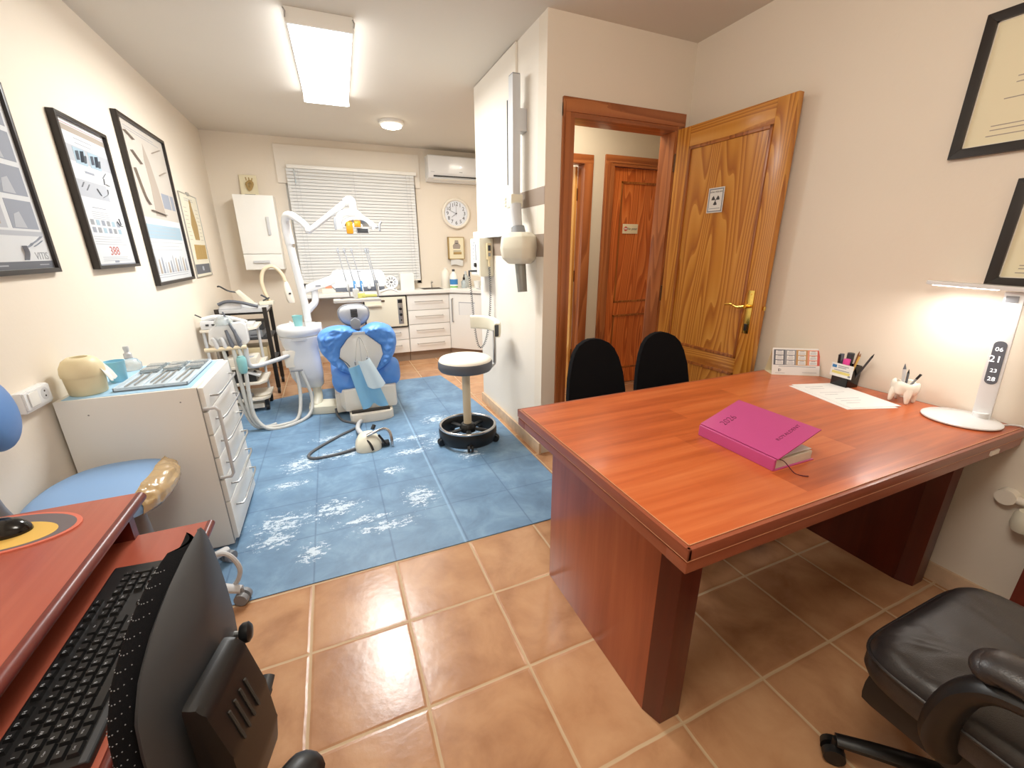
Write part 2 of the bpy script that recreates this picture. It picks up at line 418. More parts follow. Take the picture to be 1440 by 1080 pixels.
    def build(s, name, parent=None, smooth=40, sub=0):
        me = bpy.data.meshes.new(name)
        if parent is not None:
            bmesh.ops.transform(s.bm, matrix=world(parent).inverted(), verts=s.bm.verts)
        s.bm.to_mesh(me); s.bm.free()
        for m in s.mats: me.materials.append(m)
        if smooth:
            me.polygons.foreach_set('use_smooth', [True] * len(me.polygons))
            me.set_sharp_from_angle(angle=R(smooth))
        o = bpy.data.objects.new(name, me); C.objects.link(o)
        if parent is not None: o.parent = parent
        if sub:
            md = o.modifiers.new('sub', 'SUBSURF'); md.levels = sub; md.render_levels = sub
        return o

def world(o):
    m = Matrix.Translation(o.location) @ o.rotation_euler.to_matrix().to_4x4()
    return world(o.parent) @ m if o.parent else m
def tag(o, label, cat, group=None, kind=None):
    o['label'] = label; o['category'] = cat
    if group: o['group'] = group
    if kind: o['kind'] = kind
    return o
def thing(name, label, cat, loc=(0, 0, 0), rz=0.0, group=None):
    o = bpy.data.objects.new(name, None); C.objects.link(o); o.empty_display_size = 0.05
    o.location = loc; o.rotation_euler = (0, 0, rz)
    return tag(o, label, cat, group)
def struct(o): o['kind'] = 'structure'; return o
def copy_tree(o, parent=None):
    c = o.copy(); C.objects.link(c)
    if parent is not None: c.parent = parent
    for ch in [x for x in bpy.data.objects if x.parent == o]: copy_tree(ch, c)
    return c
def Rz(d): return Matrix.Rotation(R(d), 3, 'Z')
def Rx(d): return Matrix.Rotation(R(d), 3, 'X')
def Ry(d): return Matrix.Rotation(R(d), 3, 'Y')
XA, YA, ZA = V(1, 0, 0), V(0, 1, 0), V(0, 0, 1)
def left_basis(y, z, x=-1.15): return (V(x, y, z), YA, ZA, XA)          # on the left wall, facing +X
def right_basis(y, z, x=2.067): return (V(x, y, z), -YA, ZA, -XA)      # on the right wall, facing -X
def back_basis(x, z, y=4.31): return (V(x, y, z), XA, ZA, -YA)         # on the back wall, facing the camera

# ------------------------------------------------------------------ the room
XL, XR, YB, YD, ZC, YF = -1.15, 2.067, 4.31, 1.02, 2.5, -2.6
m = MB('tiles'); m.box((-1.3, YF - .1, -0.1), (3.3, 4.5, 0)); struct(m.build('floor', smooth=0))
m = MB('ceiling'); m.box((-1.3, YF - .1, ZC), (3.3, 4.5, ZC + .1)); struct(m.build('ceiling', smooth=0))
m = MB('wall'); m.box((XL - .1, YF, 0), (XL, YB + .1, ZC)); struct(m.build('wall_left', smooth=0))
m = MB('wall'); m.box((XR, YF, 0), (XR + .1, YD, ZC)); struct(m.build('wall_right', smooth=0))
m = MB('wall'); m.box((XL - .1, YF - .1, 0), (XR + .1, YF, ZC)); struct(m.build('wall_front', smooth=0))
WX0, WX1, WZ0, WZ1 = -0.44, 0.98, 0.93, 2.1
m = MB('wall')
m.box((XL, YB, 0), (WX0, YB + .1, ZC)); m.box((WX1, YB, 0), (2.3, YB + .1, ZC))
m.box((WX0, YB, 0), (WX1, YB + .1, WZ0)); m.box((WX0, YB, WZ1), (WX1, YB + .1, ZC))
struct(m.build('wall_back', smooth=0))
DX0, DX1, DZ = 1.225, 1.965, 2.04
m = MB('wall')
m.box((1.065, YD, 0), (DX0, YD + .1, ZC)); m.box((DX1, YD, 0), (3.2, YD + .1, ZC)); m.box((DX0, YD, DZ), (DX1, YD + .1, ZC))
struct(m.build('wall_door', smooth=0))
m = MB('wall_white'); m.box((1.065, YD + .1, 0), (1.165, 2.18, ZC))
struct(m.build('wall_middle', smooth=0))
CX0, CX1 = 1.3, 2.0
m = MB('wall_hall')
m.box((1.165, 2.1, 0), (CX0, 2.18, ZC)); m.box((CX1, 2.1, 0), (2.3, 2.18, ZC)); m.box((CX0, 2.1, 2.04), (CX1, 2.18, ZC))
m.box((2.3, 2.1, 2.04), (2.95, 2.18, ZC)); m.box((2.95, 2.1, 0), (3.2, 2.18, ZC))
struct(m.build('wall_corridor', smooth=0))
m = MB('wall_hall'); m.box((3.2, YD, 0), (3.3, 2.18, ZC)); struct(m.build('wall_corridor_end', smooth=0))
m = MB('wall'); m.box((2.2, 2.18, 0), (2.3, YB, ZC)); struct(m.build('wall_alcove', smooth=0))
# painted taupe bands on the middle wall (top one ends under the white panel)
m = MB('band'); m.box((1.0635, YD + .0005, 1.585), (1.065, 1.75, 1.68)); struct(m.build('trim_1', smooth=0))
m = MB('band'); m.box((1.0635, YD + .0005, 1.295), (1.065, 2.18, 1.425)); struct(m.build('trim_2', smooth=0))
# skirting tiles
def skirt(name, a, b):
    m = MB('skirting'); m.box(a, b, 0.003); struct(m.build(name))
skirt('baseboard_middle', (1.045, YD - .02, 0), (1.0635, 2.18, 0.085))
skirt('baseboard_left', (XL, YF, 0), (XL + .012, YB, 0.08))
skirt('baseboard_right', (XR - .012, YF, 0), (XR, YD, 0.08))
skirt('baseboard_back', (XL, YB - .012, 0), (1.8, YB, 0.08))
skirt('baseboard_corridor', (2.07, 2.088, 0), (2.2, 2.1, 0.08))
# window: frame and pane behind the blind
win = MB('white')
for a, b in (((WX0, YB + .03, WZ0), (WX0 + .05, YB + .08, WZ1)), ((WX1 - .05, YB + .03, WZ0), (WX1, YB + .08, WZ1)), ((WX0, YB + .03, WZ0), (WX1, YB + .08, WZ0 + .05)),
             ((WX0, YB + .03, WZ1 - .05), (WX1, YB + .08, WZ1)), ((.245, YB + .03, WZ0), (.295, YB + .08, WZ1))): win.box(a, b, .004)
w1 = struct(win.build('window_1'))
m = MB('glass'); m.box((WX0 + .05, YB + .05, WZ0 + .05), (WX1 - .05, YB + .056, WZ1 - .05)); m.build('pane', w1, 0)
m = MB('light_grey')
for k in range(24): m.box((WX0, YB + .085, WZ0 + k * .049), (WX1, YB + .1, WZ0 + k * .049 + .046), .003)
m.build('roller_shutter', w1)

# main doorway casing (structure) and the open leaf (hinged on it)
m = MB('frame_wood')
cw = 0.07
for x0, x1 in ((DX0 - .062, DX0 + .012), (DX1 - .012, DX1 + .062)):
    m.box((x0, YD - .016, 0), (x1, YD + .116, DZ + .06), .004)
    m.box((x0 + .012, YD - .022, 0), (x1 - .03, YD - .01, DZ + .04), .004)
m.mat('frame_wood_h'); m.box((DX0 - .062, YD - .017, DZ - .012), (DX1 + .062, YD + .117, DZ + .085), .004)
m.box((DX0 - .05, YD - .024, DZ + .012), (DX1 + .05, YD - .01, DZ + .07), .004)
struct(m.build('trim_3'))

def leaf(name, label, O, r, w, h, matv, math_, t=0.035, handle=True, lowrail=(0.56, 0.66), rails=None, group=None):
    """panel door leaf: O hinge-bottom point on the visible face, r unit vector to the free edge"""
    r = Vector(r).normalized(); nrm = r.cross(ZA)          # visible face normal
    th = thing(name, label, 'door', O, math.atan2(r.y, r.x))
    B = (V(*O), r, ZA, nrm)
    m = MB(matv); m.rect(B, 0, 0.006, w, h, -t, -0.008)
    m.rect(B, 0, .006, .1, h, -.01, 0, .002); m.rect(B, w - .1, .006, w, h, -.01, 0, .002)
    m.build('stile_panel', th)
    lo, hi = lowrail
    for z0, z1 in ((0.006, .16), (lo, hi), (h - .11, h)):
        m = MB(math_); m.rect(B, .1, z0, w - .1, z1, -.01, 0, .002); m.build('rail', th)
    # mouldings round the two panels, darker pine painting in the recess shade
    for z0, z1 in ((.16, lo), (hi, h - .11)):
        m = MB('pine_recess_shade')
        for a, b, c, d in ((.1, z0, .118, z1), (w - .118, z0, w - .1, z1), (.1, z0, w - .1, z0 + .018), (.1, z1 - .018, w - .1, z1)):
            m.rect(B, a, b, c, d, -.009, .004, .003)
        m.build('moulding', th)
        m = MB(matv); m.rect(B, .118, z0 + .018, w - .118, z1 - .018, -.009, -.005); m.build('raised_panel', th)
    return th, B
HO = (1.958, 0.985, 0); HF = V(1.986, 0.262, 0) - V(*HO); dw = HF.length
door_main, DB = leaf('wooden_door', 'open honey pine door with a radiation notice and brass lever handle', HO, HF, dw, 2.03, 'door_pine', 'door_pine_h', lowrail=(.645, .73))
m = MB('brass'); m.rect(DB, .638, .885, .677, 1.12, 0, .005, .002)
for z in (1.10, .9): m.cyl(DB[0] + DB[1] * .658 + ZA * z, DB[0] + DB[1] * .658 + ZA * z + DB[3] * .008, .004)
hp = m.build('handle_plate', door_main)
def dpt(u, z, d): return DB[0] + DB[1] * u + ZA * z + DB[3] * d
m = MB('brass'); m.cyl(dpt(.657, 1.035, .004), dpt(.657, 1.035, .045), .009)
m.tube([dpt(.657, 1.035, .045), dpt(.62, 1.03, .05), dpt(.58, 1.04, .048), dpt(.54, 1.036, .046)], lambda t: .009 - .003 * t, 10, 4)
m.build('lever', hp)
m = MB('black'); m.rect(DB, .65, .9, .667, .94, .005, .012, .003); m.build('keyhole_cover', hp)
m = MB('brass'); m.box(dpt(dw, 1.02, -.024), dpt(dw + .012, 1.04, -.012)); m.build('latch', door_main)
m = MB('hinge_brown')
for z in (.25, 1.0, 1.8): m.cyl(dpt(-.006, z, -.004), dpt(-.006, z + .1, -.004), .008)
m.build('hinge', door_main)
# notice on the door
ns = MB('paper'); ns.rect(DB, .287, 1.535, .393, 1.668, .0, .0015)
ns.mat('print_grey')
for a, b, c, d in ((.292, 1.54, .298, 1.663), (.382, 1.54, .388, 1.663), (.292, 1.54, .388, 1.546), (.292, 1.657, .388, 1.663)): ns.rect(DB, a, b, c, d, .0014, .002)
ns.mat('print_dark'); ns.text('ZONA VIGILADA', DB, .34, 1.645, .011, .002)
cx, cz = .34, 1.602
ns.cyl(DB[0] + DB[1] * cx + ZA * cz + DB[3] * .0012, DB[0] + DB[1] * cx + ZA * cz + DB[3] * .0024, .004)
for a in (90 + 60, 90 - 60, 270):
    pl = [(cx + .007 * math.cos(R(a - 28)), cz + .007 * math.sin(R(a - 28)))] + [(cx + .027 * math.cos(R(a + k)), cz + .027 * math.sin(R(a + k))) for k in (-28, -14, 0, 14, 28)] + [(cx + .007 * math.cos(R(a + 28)), cz + .007 * math.sin(R(a + 28)))]
    ns.prism(pl, DB, .0013, .0022)
ns.mat('print_grey'); ns.rect(DB, .305, 1.556, .375, 1.559, .0014, .002)
tag(ns.build('radiation_notice', smooth=0), 'small white radiation trefoil notice stuck on the open honey pine door', 'notice')

# corridor: orange closed door with casing, and the doorway beside it
m = MB('frame_wood')
m.box((2.2, 2.078, 0), (2.295, 2.1, 2.115), .005); m.box((2.935, 2.078, 0), (3.02, 2.1, 2.115), .005)
m.box((2.225, 2.07, 0), (2.26, 2.08, 2.09), .004); m.box((2.28, 2.1, 0), (2.3, 2.16, 2.05), .003)
m.mat('frame_wood_h'); m.box((2.2, 2.077, 2.03), (3.02, 2.1, 2.117), .005); m.box((2.225, 2.069, 2.055), (3.0, 2.08, 2.09), .004)
struct(m.build('trim_4'))
hall, HB = leaf('hall_door', 'closed orange pine door across the hall with a small plaque', (2.3, 2.112, 0), (1, 0, 0), .64, 2.03, 'hall_pine', 'hall_pine', lowrail=(.72, .84))
hp = MB('brass'); hp.rect(HB, .575, .93, .605, 1.1, 0, .004, .001); hp.tube([HB[0] + V(.59, -.004, 1.03), HB[0] + V(.59, -.045, 1.03), HB[0] + V(.52, -.05, 1.03)], .008); hp.build('lever', hall)
m = MB('cream_paper'); SX, SZ = 2.3 + .235, 1.52; SB = (V(SX, 2.112, SZ), XA, ZA, -YA)
m.rect(SB, -.085, -.042, .085, .042, -.006, .003, .002)
m.mat('cal_red'); m.cyl(SB[0] + V(-.055, .0, 0), SB[0] + V(-.055, -.005, 0), .02)
m.mat('paper'); m.rect(SB, -.07, -.005, -.04, .005, .004, .006)
m.mat('print_dark'); m.text('No pasar', SB, .022, 0, .03, .0035)
tag(m.build('door_plaque'), 'cream plaque with a red stop sign on the orange hall door', 'sign')
m = MB('frame_wood')
m.box((CX1 - .012, 2.078, 0), (CX1 + .075, 2.19, 2.1), .005); m.box((CX0 - .075, 2.078, 0), (CX0 + .012, 2.19, 2.1), .005)
m.mat('frame_wood_h'); m.box((CX0 - .075, 2.077, 2.03), (CX1 + .075, 2.191, 2.1), .005)
struct(m.build('trim_5'))
ajar, AB = leaf('ajar_door', 'pale pine door standing ajar in the doorway left of the orange door', (1.985, 2.185, 0), (-.35, .94, 0), .68, 2.02, 'light_pine', 'light_pine')
m = MB('hinge_brown')
for z in (.3, 1.05, 1.75): m.cyl((1.985, 2.19, z), (1.985, 2.19, z + .1), .009)
m.build('hinge', ajar)

# ------------------------------------------------------------------ ceiling lamps
cl = thing('ceiling_light', 'long white lit fluorescent fitting on the ceiling', 'ceiling light', (0.015, 2.14, ZC), R(-1.5))
rc = Rz(-1.5)
m = MB('white')
m.box((-.145, 1.52, ZC - .035), (.175, 2.76, ZC), .004, rot=rc)
for y in (1.51, 2.77): m.box((-.15, y - .008, ZC - .07), (.18, y + .008, ZC), .004, rot=rc, pivot=(.015, 2.14, ZC))
m.build('housing', cl)
m = MB('tube_light'); m.box((-.14, 1.525, ZC - .075), (.17, 2.755, ZC - .036), .012, rot=rc, pivot=(.015, 2.14, ZC)); m.build('diffuser', cl)
for x in (-.148, .178):
    m = MB('steel'); m.tube([rc @ (V(x, 1.5, ZC - .05) - V(.015, 2.14, ZC)) + V(.015, 2.14, ZC), V(x - .012, 1.49, ZC - .03), V(x - .02, 1.48, ZC - .02)], .004); m.build('clip', cl)
rl = thing('round_ceiling_light', 'small round glowing lamp on the ceiling near the window', 'ceiling light', (.6, 3.32, ZC))
m = MB('white'); m.lathe([(0, 0), (.115, 0), (.115, -.02), (.1, -.03), (0, -.03)], (.6, 3.32, ZC)); m.build('housing', rl)
m = MB('spot_light'); m.lathe([(.096, -.028), (.09, -.045), (.05, -.058), (0, -.06)], (.6, 3.32, ZC)); m.build('diffuser', rl)

# ------------------------------------------------------------------ big cherry desk
ZD = 0.733
dk = thing('office_desk', 'large cherry wood office desk with a pink diary on top', 'desk', (1.28, -.31, 0))
m = MB('desk_top'); m.box((.517, -.745, .70), (2.05, .123, ZD), .0015); m.build('desktop', dk)
m = MB('desk_edge')
for y0, y1 in ((-.757, -.7452), (.1232, .135)):
    m.box((.505, y0, .702), (2.06, y1, ZD - .001), .003)
    m.box((.507, y0 + (.003 if y0 < 0 else -.05), .667), (2.06, y1 + (.05 if y0 < 0 else -.003), .697), .003)
m.mat('desk_edge_y')
m.box((.505, -.757, .702), (.5168, .135, ZD - .001), .003); m.box((.508, -.7535, .667), (.56, .132, .697), .003)
m.box((2.0502, -.757, .702), (2.062, .135, ZD - .001), .003)
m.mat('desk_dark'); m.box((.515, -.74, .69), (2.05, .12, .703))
m.mat('edge_highlight')
m.box((.5166, -.7454, ZD - .001), (.5186, .1234, ZD + .0004)); m.box((.517, -.7454, ZD - .001), (2.05, -.7436, ZD + .0004)); m.box((.505, -.7572, .7018), (2.06, -.755, .7032)); m.box((.5048, -.757, .7018), (.507, .135, .7032))  # thin pale strips paint the highlight along the desk edges
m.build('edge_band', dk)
m = MB('warm_white'); m.box((1.83, -.7585, .675), (1.885, -.7535, .69)); m.build('sticker', dk, 0)
for nm, x0, x1 in (('left', .595, .665), ('right', 1.925, 1.995)):
    m = MB('desk_side' if nm == 'left' else 'desk_dark'); m.box((x0, -.6, .0), (x1, 0.0, .69), .003); sp = m.build('side_panel', dk)  # right panel takes the dark post wood to paint in its shade
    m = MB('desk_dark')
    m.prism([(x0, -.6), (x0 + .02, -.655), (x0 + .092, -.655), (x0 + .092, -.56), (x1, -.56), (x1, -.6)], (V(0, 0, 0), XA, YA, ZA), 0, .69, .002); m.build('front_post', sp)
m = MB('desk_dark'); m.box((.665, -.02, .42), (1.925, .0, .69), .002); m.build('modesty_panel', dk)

# diary with its cover half open
bk = thing('diary', 'closed magenta diary lying on the desk with its cover lifting', 'book', (.98, -.47, ZD))
y0, y1, x0 = -.605, -.335, .975
m = MB('pink'); m.box((x0, y0, ZD), (x0 + .172, y1, ZD + .003), .001)
m.box((x0 - .006, y0, ZD), (x0 + .003, y1, ZD + .037), .0035, 3)
m.build('back_cover', bk)
ca = R(20); cr = V(math.cos(ca), 0, math.sin(ca)); cn = V(-math.sin(ca), 0, math.cos(ca))
CB = (V(x0 + .003, y0, ZD + .036), cr, YA, cn)
m = MB('pink'); m.rect(CB, 0, -.003, .178, y1 - y0 + .003, 0, .0035, .001)
# text runs along the cover's long side
TB = (V(x0 + .003, y0, ZD + .036), cr, YA, cn)
m.mat('pink_dark'); m.text('2026', TB, .066, .218, .036, .0037, sx=.8, thin=.018); m.text('ROYALDENT', TB, .115, .05, .0165, .0037, thin=.014)
m.build('cover', bk)
m = MB('page')
def pg(i, j):
    x = x0 + .006 + .158 * i
    top = ZD + .026 - .006 * i + .004 * math.sin(i * PI)
    return V(x, y0 + .006 + (y1 - y0 - .012) * j, top)
m.box((x0 + .004, y0 + .005, ZD + .003), (x0 + .165, y1 - .005, ZD + .029), .001)
m.build('page_block', bk)
m = MB('paper'); m.grid(lambda i, j: V(x0 + .006 + .156 * i, y0 + .007 + (y1 - y0 - .014) * j, ZD + .0295 + .010 * math.sin(min(1, i * 1.2) * PI * .55) * (1 - .3 * i)), 14, 2, thick=.001); m.build('lifted_page', bk)
m = MB('pink_dark'); m.tube([(x0 + .02, y0 + .01, ZD + .03), (x0 + .03, y0 - .004, ZD + .026), (x0 + .04, y0 - .03, ZD + .002), (x0 + .046, y0 - .05, ZD + .002), (x0 + .058, y0 - .058, ZD + .002)], .0014, 6, 5)
m.build('ribbon', bk)

# loose papers
def sheet(pts, z, label, text=True, name='paper_sheet'):
    m = MB('paper'); n0 = [V(p[0], p[1], 0) for p in pts]
    m.prism([(p[0], p[1]) for p in pts], (V(0, 0, 0), XA, YA, ZA), z, z + .0016)
    if text:
        m.mat('print_light')
        r = (n0[1] - n0[0]).normalized(); u = (n0[0] - n0[3]).normalized(); o = n0[3]; L = (n0[1] - n0[0]).length; H = (n0[0] - n0[3]).length
        B = (V(o.x, o.y, z + .0016), r, u, ZA)
        for k in range(9):
            if k in (2, 5): continue
            m.rect(B, L * .14, H * (.85 - k * .085), L * (.14 + random.uniform(.25, .7)), H * (.85 - k * .085) + .003, 0, .0003)
    return tag(m.build(name, smooth=0), label, 'paper', 'papers on the desk')
sheet([(1.765, -.105), (1.965, -.175), (1.885, -.465), (1.685, -.395)], ZD, 'lower white sheet of the small paper pile on the cherry desk', False)
sheet([(1.79, -.10), (1.995, -.165), (1.915, -.46), (1.71, -.395)], ZD + .0017, 'printed white sheet lying on top of the paper pile on the desk')

# desk calendar
r = V(.19, -.12, 0).normalized(); back = V(-r.y, r.x, 0)
CO = V(1.868, .055, ZD); L = .218; H = .135
up = (ZA * .95 + back * .31).normalized(); nn = r.cross(up)
cal = thing('desk_calendar', 'tent desk calendar with grey to red month columns', 'calendar', CO)
B = (CO, r, up, nn)
m = MB('paper'); m.rect(B, 0, 0, L, H, -.0015, 0)
cols = ['slate', 'mid_grey', 'cal_ochre', 'cal_salmon']
for k, c in enumerate(cols):
    m.mat(c); m.rect(B, .006 + k * .0515, .05, .006 + (k + 1) * .0515, .127, 0, .0006)
m.mat('cal_red'); m.rect(B, L - .012, .05, L - .001, .127, 0, .0007)
for k in range(4):
    for j in range(3):
        u0 = .015 + k * .0515; v0 = .0525 + j * .0245
        m.mat('paper'); m.rect(B, u0, v0, u0 + .035, v0 + .0205, .0006, .0012)
        m.mat('print_grey'); m.rect(B, u0 + .008, v0 + .017, u0 + .027, v0 + .0195, .0011, .0016)
        for q in range(3): m.rect(B, u0 + .004, v0 + .0035 + q * .004, u0 + .031, v0 + .0047 + q * .004, .0011, .0015)
m.mat('print_grey'); m.rect(B, .03, .042, .2, .0445, 0, .0006); m.rect(B, .015, .009, .06, .0105, 0, .0006); m.rect(B, .14, .014, .205, .0155, 0, .0006)
m.mat('print_dark'); m.text('D', B, .037, .024, .016, .0006); m.rect(B, .03, .017, .032, .032, 0, .0006)
m.build('front_leaf', cal, 0)
m = MB('cream_paper'); B2 = (CO + back * .085 , r, (ZA * .95 - back * .31).normalized(), back); m.rect(B2, 0, 0, L, H, -.001, .001); m.rect((CO, r, back, ZA), 0, 0, L, .085, 0, .001); m.build('stand', cal, 0)

# pen holder and what stands in it
ph = V(2.0, -.2, ZD); pr = Rz(-6)
hold = thing('pen_holder', 'square dark pen holder with a printed card on its front', 'pen holder', ph, R(-6))
def php(x, y, z): return world(hold) @ V(x, y, z)
m = MB('black_gloss')
for a, b in (((-.036, -.036, 0), (.036, .036, .005)), ((-.036, -.036, 0), (-.032, .036, .1)), ((.032, -.036, 0), (.036, .036, .1)), ((-.036, -.036, 0), (.036, -.032, .1)), ((-.036, .032, 0), (.036, .036, .1))):
    m.box(ph + V(*a), ph + V(*b), .0015, rot=pr, pivot=ph)
m.build('cup', hold)
u_ = pr @ V(0, -1, 0); f_ = pr @ V(-1, 0, 0)
KB = (php(-.0375, 0, .075), u_, ZA, f_)
m = MB('paper'); m.rect(KB, -.046, -.03, .05, .03, 0, .001)
m.mat('label_blue'); m.rect(KB, -.041, .009, -.022, .022, .001, .0016)
m.mat('print_grey'); m.rect(KB, -.016, .018, .03, .021, .001, .0016); m.rect(KB, -.016, .011, .02, .014, .001, .0016); m.rect(KB, -.03, -.002, .036, .001, .001, .0016); m.rect(KB, .034, -.024, .044, -.016, .001, .0016)
m.mat('card_yellow'); m.rect(KB, -.038, -.017, .04, -.005, .001, .0016)
m.build('business_card', hold, 0)
def pen(name, label, a, b, r, mt, tip=None, cap=None, grp='pens in the square holder'):
    m = MB(mt); a, b = Vector(a), Vector(b); m.cyl(a, b, r, seg=12)
    if tip: m.mat(tip); d = (b - a).normalized(); m.cyl(b, b + d * r * 4, r, r * .15, 12)
    if cap: m.mat(cap); d = (b - a); m.cyl(a + d * .72, b + d.normalized() * .002, r * 1.12, seg=12)
    return tag(m.build(name), label, 'pen', grp)
pen('marker_pen', 'fat grey marker at the left of the square pen holder', php(-.012, .022, .008), php(-.012, .03, .145), .009, 'slate')
pen('marker_pen', 'thick black capped marker standing behind the pink one', php(.012, .01, .008), php(.006, .004, .15), .012, 'black', None, 'dark_grey')
pen('highlighter_pen', 'bright pink highlighter in the square pen holder', php(-.018, -.004, .02), php(-.02, -.002, .125), .012, 'marker_pink', None, 'marker_pink')
pen('pencil', 'dark brown pencil in the middle of the square holder', php(.005, -.012, .008), php(.0, -.03, .155), .0036, 'pencil', 'pencil')
pen('pencil', 'yellow wooden pencil beside the brown one in the holder', php(-.012, -.018, .008), php(-.015, -.046, .15), .0036, 'pencil_yellow', 'pencil')
pen('pencil', 'black pencil leaning furthest right out of the holder', php(.012, -.018, .008), php(.012, -.077, .152), .0042, 'dark_grey', 'black')
pen('ballpoint_pen', 'white ballpoint pen at the left edge of the square holder', php(-.024, .02, .008), php(-.026, .03, .14), .004, 'light_grey', None, 'black')

# tooth shaped holder
tc = V(1.985, -.425, ZD)
th = thing('tooth_pen_holder', 'white ceramic molar shaped pen holder with four roots', 'pen holder', tc)
m = MB('tooth')
def crown(i, j):
    a = 2 * PI * i; prof = [(0.0, .03), (.026, .032), (.036, .04), (.041, .055), (.042, .07), (.039, .082), (.034, .087), (.027, .084), (.025, .06), (0.0, .055)]
    rr, z = prof[round(j * 9)]
    k = 1 + .07 * math.cos(4 * a)
    return tc + V(rr * math.cos(a) * k, rr * math.sin(a) * k * 1.08, z + (.004 * math.cos(4 * a) if 4 <= round(j * 9) <= 7 else 0))
m.grid(crown, 40, 10, cu=True)
for sx in (-1, 1):
    for sy in (-1, 1):
        m.tube([tc + V(.018 * sx, .02 * sy, .055), tc + V(.023 * sx, .025 * sy, .035), tc + V(.025 * sx, .028 * sy, .006)], lambda t: .018 - .011 * t, 14, 4)
        m.sph(tc + V(.025 * sx, .028 * sy, .007), .0069, 10)
m.build('tooth_body', th, 60)
pen('ballpoint_pen', 'white and grey pen at the left of the tooth holder', tc + V(0, .008, .056), tc + V(-.004, .016, .135), .0055, 'light_grey', 'slate', None, 'pens in the tooth holder')
pen('ballpoint_pen', 'black and silver pen beside it in the tooth holder', tc + V(.008, .002, .056), tc + V(.004, .004, .12), .004, 'slate', 'black', None, 'pens in the tooth holder')
pen('ballpoint_pen', 'slim grey pen leaning right out of the tooth holder', tc + V(-.004, -.008, .056), tc + V(-.004, -.038, .125), .004, 'mid_grey', None, 'black', 'pens in the tooth holder')

# LED desk lamp
lc = V(1.948, -.622, ZD)
la = thing('led_desk_lamp', 'white LED desk lamp with round base and clock display', 'lamp', lc)
m = MB('gloss_white'); m.lathe([(0, 0), (.1, 0), (.107, .004), (.107, .008), (.1, .013), (.04, .02), (.0, .022)], lc, 48); m.build('base', la)
aa = V(.16, -.99, 0).normalized()           # width of the column, roughly along the wall
cdir = V(.0, .12, 1).normalized()
c0 = lc + V(.045, -.035, .015); cu = V(.02, .06, 1).normalized(); cn_ = aa.cross(cu).normalized()
LB = (c0, aa, cu, cn_)
if cn_.x > 0: LB = (c0, -aa, cu, -cn_)
m = MB('gloss_white'); m.rect(LB, -.024, 0, .024, .445, -.012, .006, .005)
m.tube([c0 - cu * .012, c0 + cu * .02], .03, 16, flat=(.7, 1.0))
cm = m.build('column', la)
m = MB('slate'); m.prism([(.016 * math.cos(R(t)), .14 + .014 * math.sin(R(t))) for t in range(180, 361, 20)] + [(.016 * math.cos(R(t)), .265 + .014 * math.sin(R(t))) for t in range(0, 181, 20)], LB, .006, .0075)
m.mat('lcd')
for st, u, v, sz in (('28', 0.0, .145, .02), ('23', -.0, .175, .018), ('21', -.003, .215, .032), ('06', .0, .25, .02)): m.text(st, LB, u, v, sz, .0078)
m.build('display', cm, 0)
m = MB('mid_grey'); m.rect(LB, -.018, .41, .012, .432, .006, .0085, .001); m.build('hinge', la)
hd = V(.0, 1, 0.02); h0 = c0 + cu * .452
m = MB('gloss_white')
def head(i, j):
    a = 2 * PI * i
    return h0
HB_ = (h0 + V(0, -.03, 0), V(-.05, .998, .035).normalized(), V(-1, -.05, 0).normalized(), ZA)
m.prism([(0, -.026), (.235, -.026), (.26, -.014), (.268, 0), (.26, .014), (.235, .026), (0, .026)], HB_, -.004, .01, .003)
hm = m.build('lamp_head', la)
m = MB('led'); m.rect(HB_, .07, -.02, .24, .02, -.0065, -.004); m.build('led_panel', hm)
m = MB('gloss_white'); m.tube([lc + V(.05, -.09, .006), lc + V(.09, -.1, .004), lc + V(.105, -.118, .004), lc + V(.1, -.13, .004)], .003, 8, 4); m.build('cable', la)

# ------------------------------------------------------------------ two black visitor chairs
def visitor_chair(label, x, y, rz, grp='black visitor chairs behind the desk'):
    t = thing('visitor_chair', label, 'chair', (x, y, 0), rz, grp)
    W = world(t)
    def w(a): return W @ Vector(a)
    # local frame: sitter faces -y
    m = MB('black_fabric')
    zs = [.44, .5, .6, .7, .78, .83, .862, .88, .888]; ws = [.165, .18, .184, .172, .150, .126, .095, .055, .02]
    poly = [(a, b) for a, b in zip(ws, zs)] + [(-a, b) for a, b in zip(ws[::-1], zs[::-1])]
    m.prism(poly, (V(0, 0, 0), XA, ZA, -YA), -.016, .016, .008)
    for v in m.bm.verts: v.co.y += -1.0 * v.co.x ** 2 + .12 * (v.co.z - .5)
    bmesh.ops.transform(m.bm, matrix=W, verts=m.bm.verts); m.build('backrest', t, 50)
    m = MB('black_fabric'); m.box((-.19, -.42, .42), (.19, -.02, .465), .018, 3)
    bmesh.ops.transform(m.bm, matrix=W, verts=m.bm.verts); m.build('seat', t, 50)
    m = MB('black')
    m.box((-.03, -.05, .4), (.03, .02, .52), .004)
    bmesh.ops.transform(m.bm, matrix=W, verts=m.bm.verts); m.build('back_bracket', t)
    for yy in (-.38, -.05):
        m = MB('black'); m.tube([W @ V(-.18, yy, .415), W @ V(.18, yy, .415)], .011); m.build('crossbar', t)
    for sx, sy, ex, ey in ((-1, -.38, -.185, -.41), (1, -.38, .185, -.41), (-1, -.05, -.185, .02), (1, -.05, .185, .02)):
        m = MB('black'); m.tube([W @ V(sx * .17, sy, .42), W @ V(ex, ey, .0)], .011); m.build('leg', t)
    return t
visitor_chair('black padded visitor chair nearer the wall corner and farther from the open door', 1.118, .50, R(2))
visitor_chair('black padded visitor chair nearer the open honey pine door', 1.565, .50, R(-3))

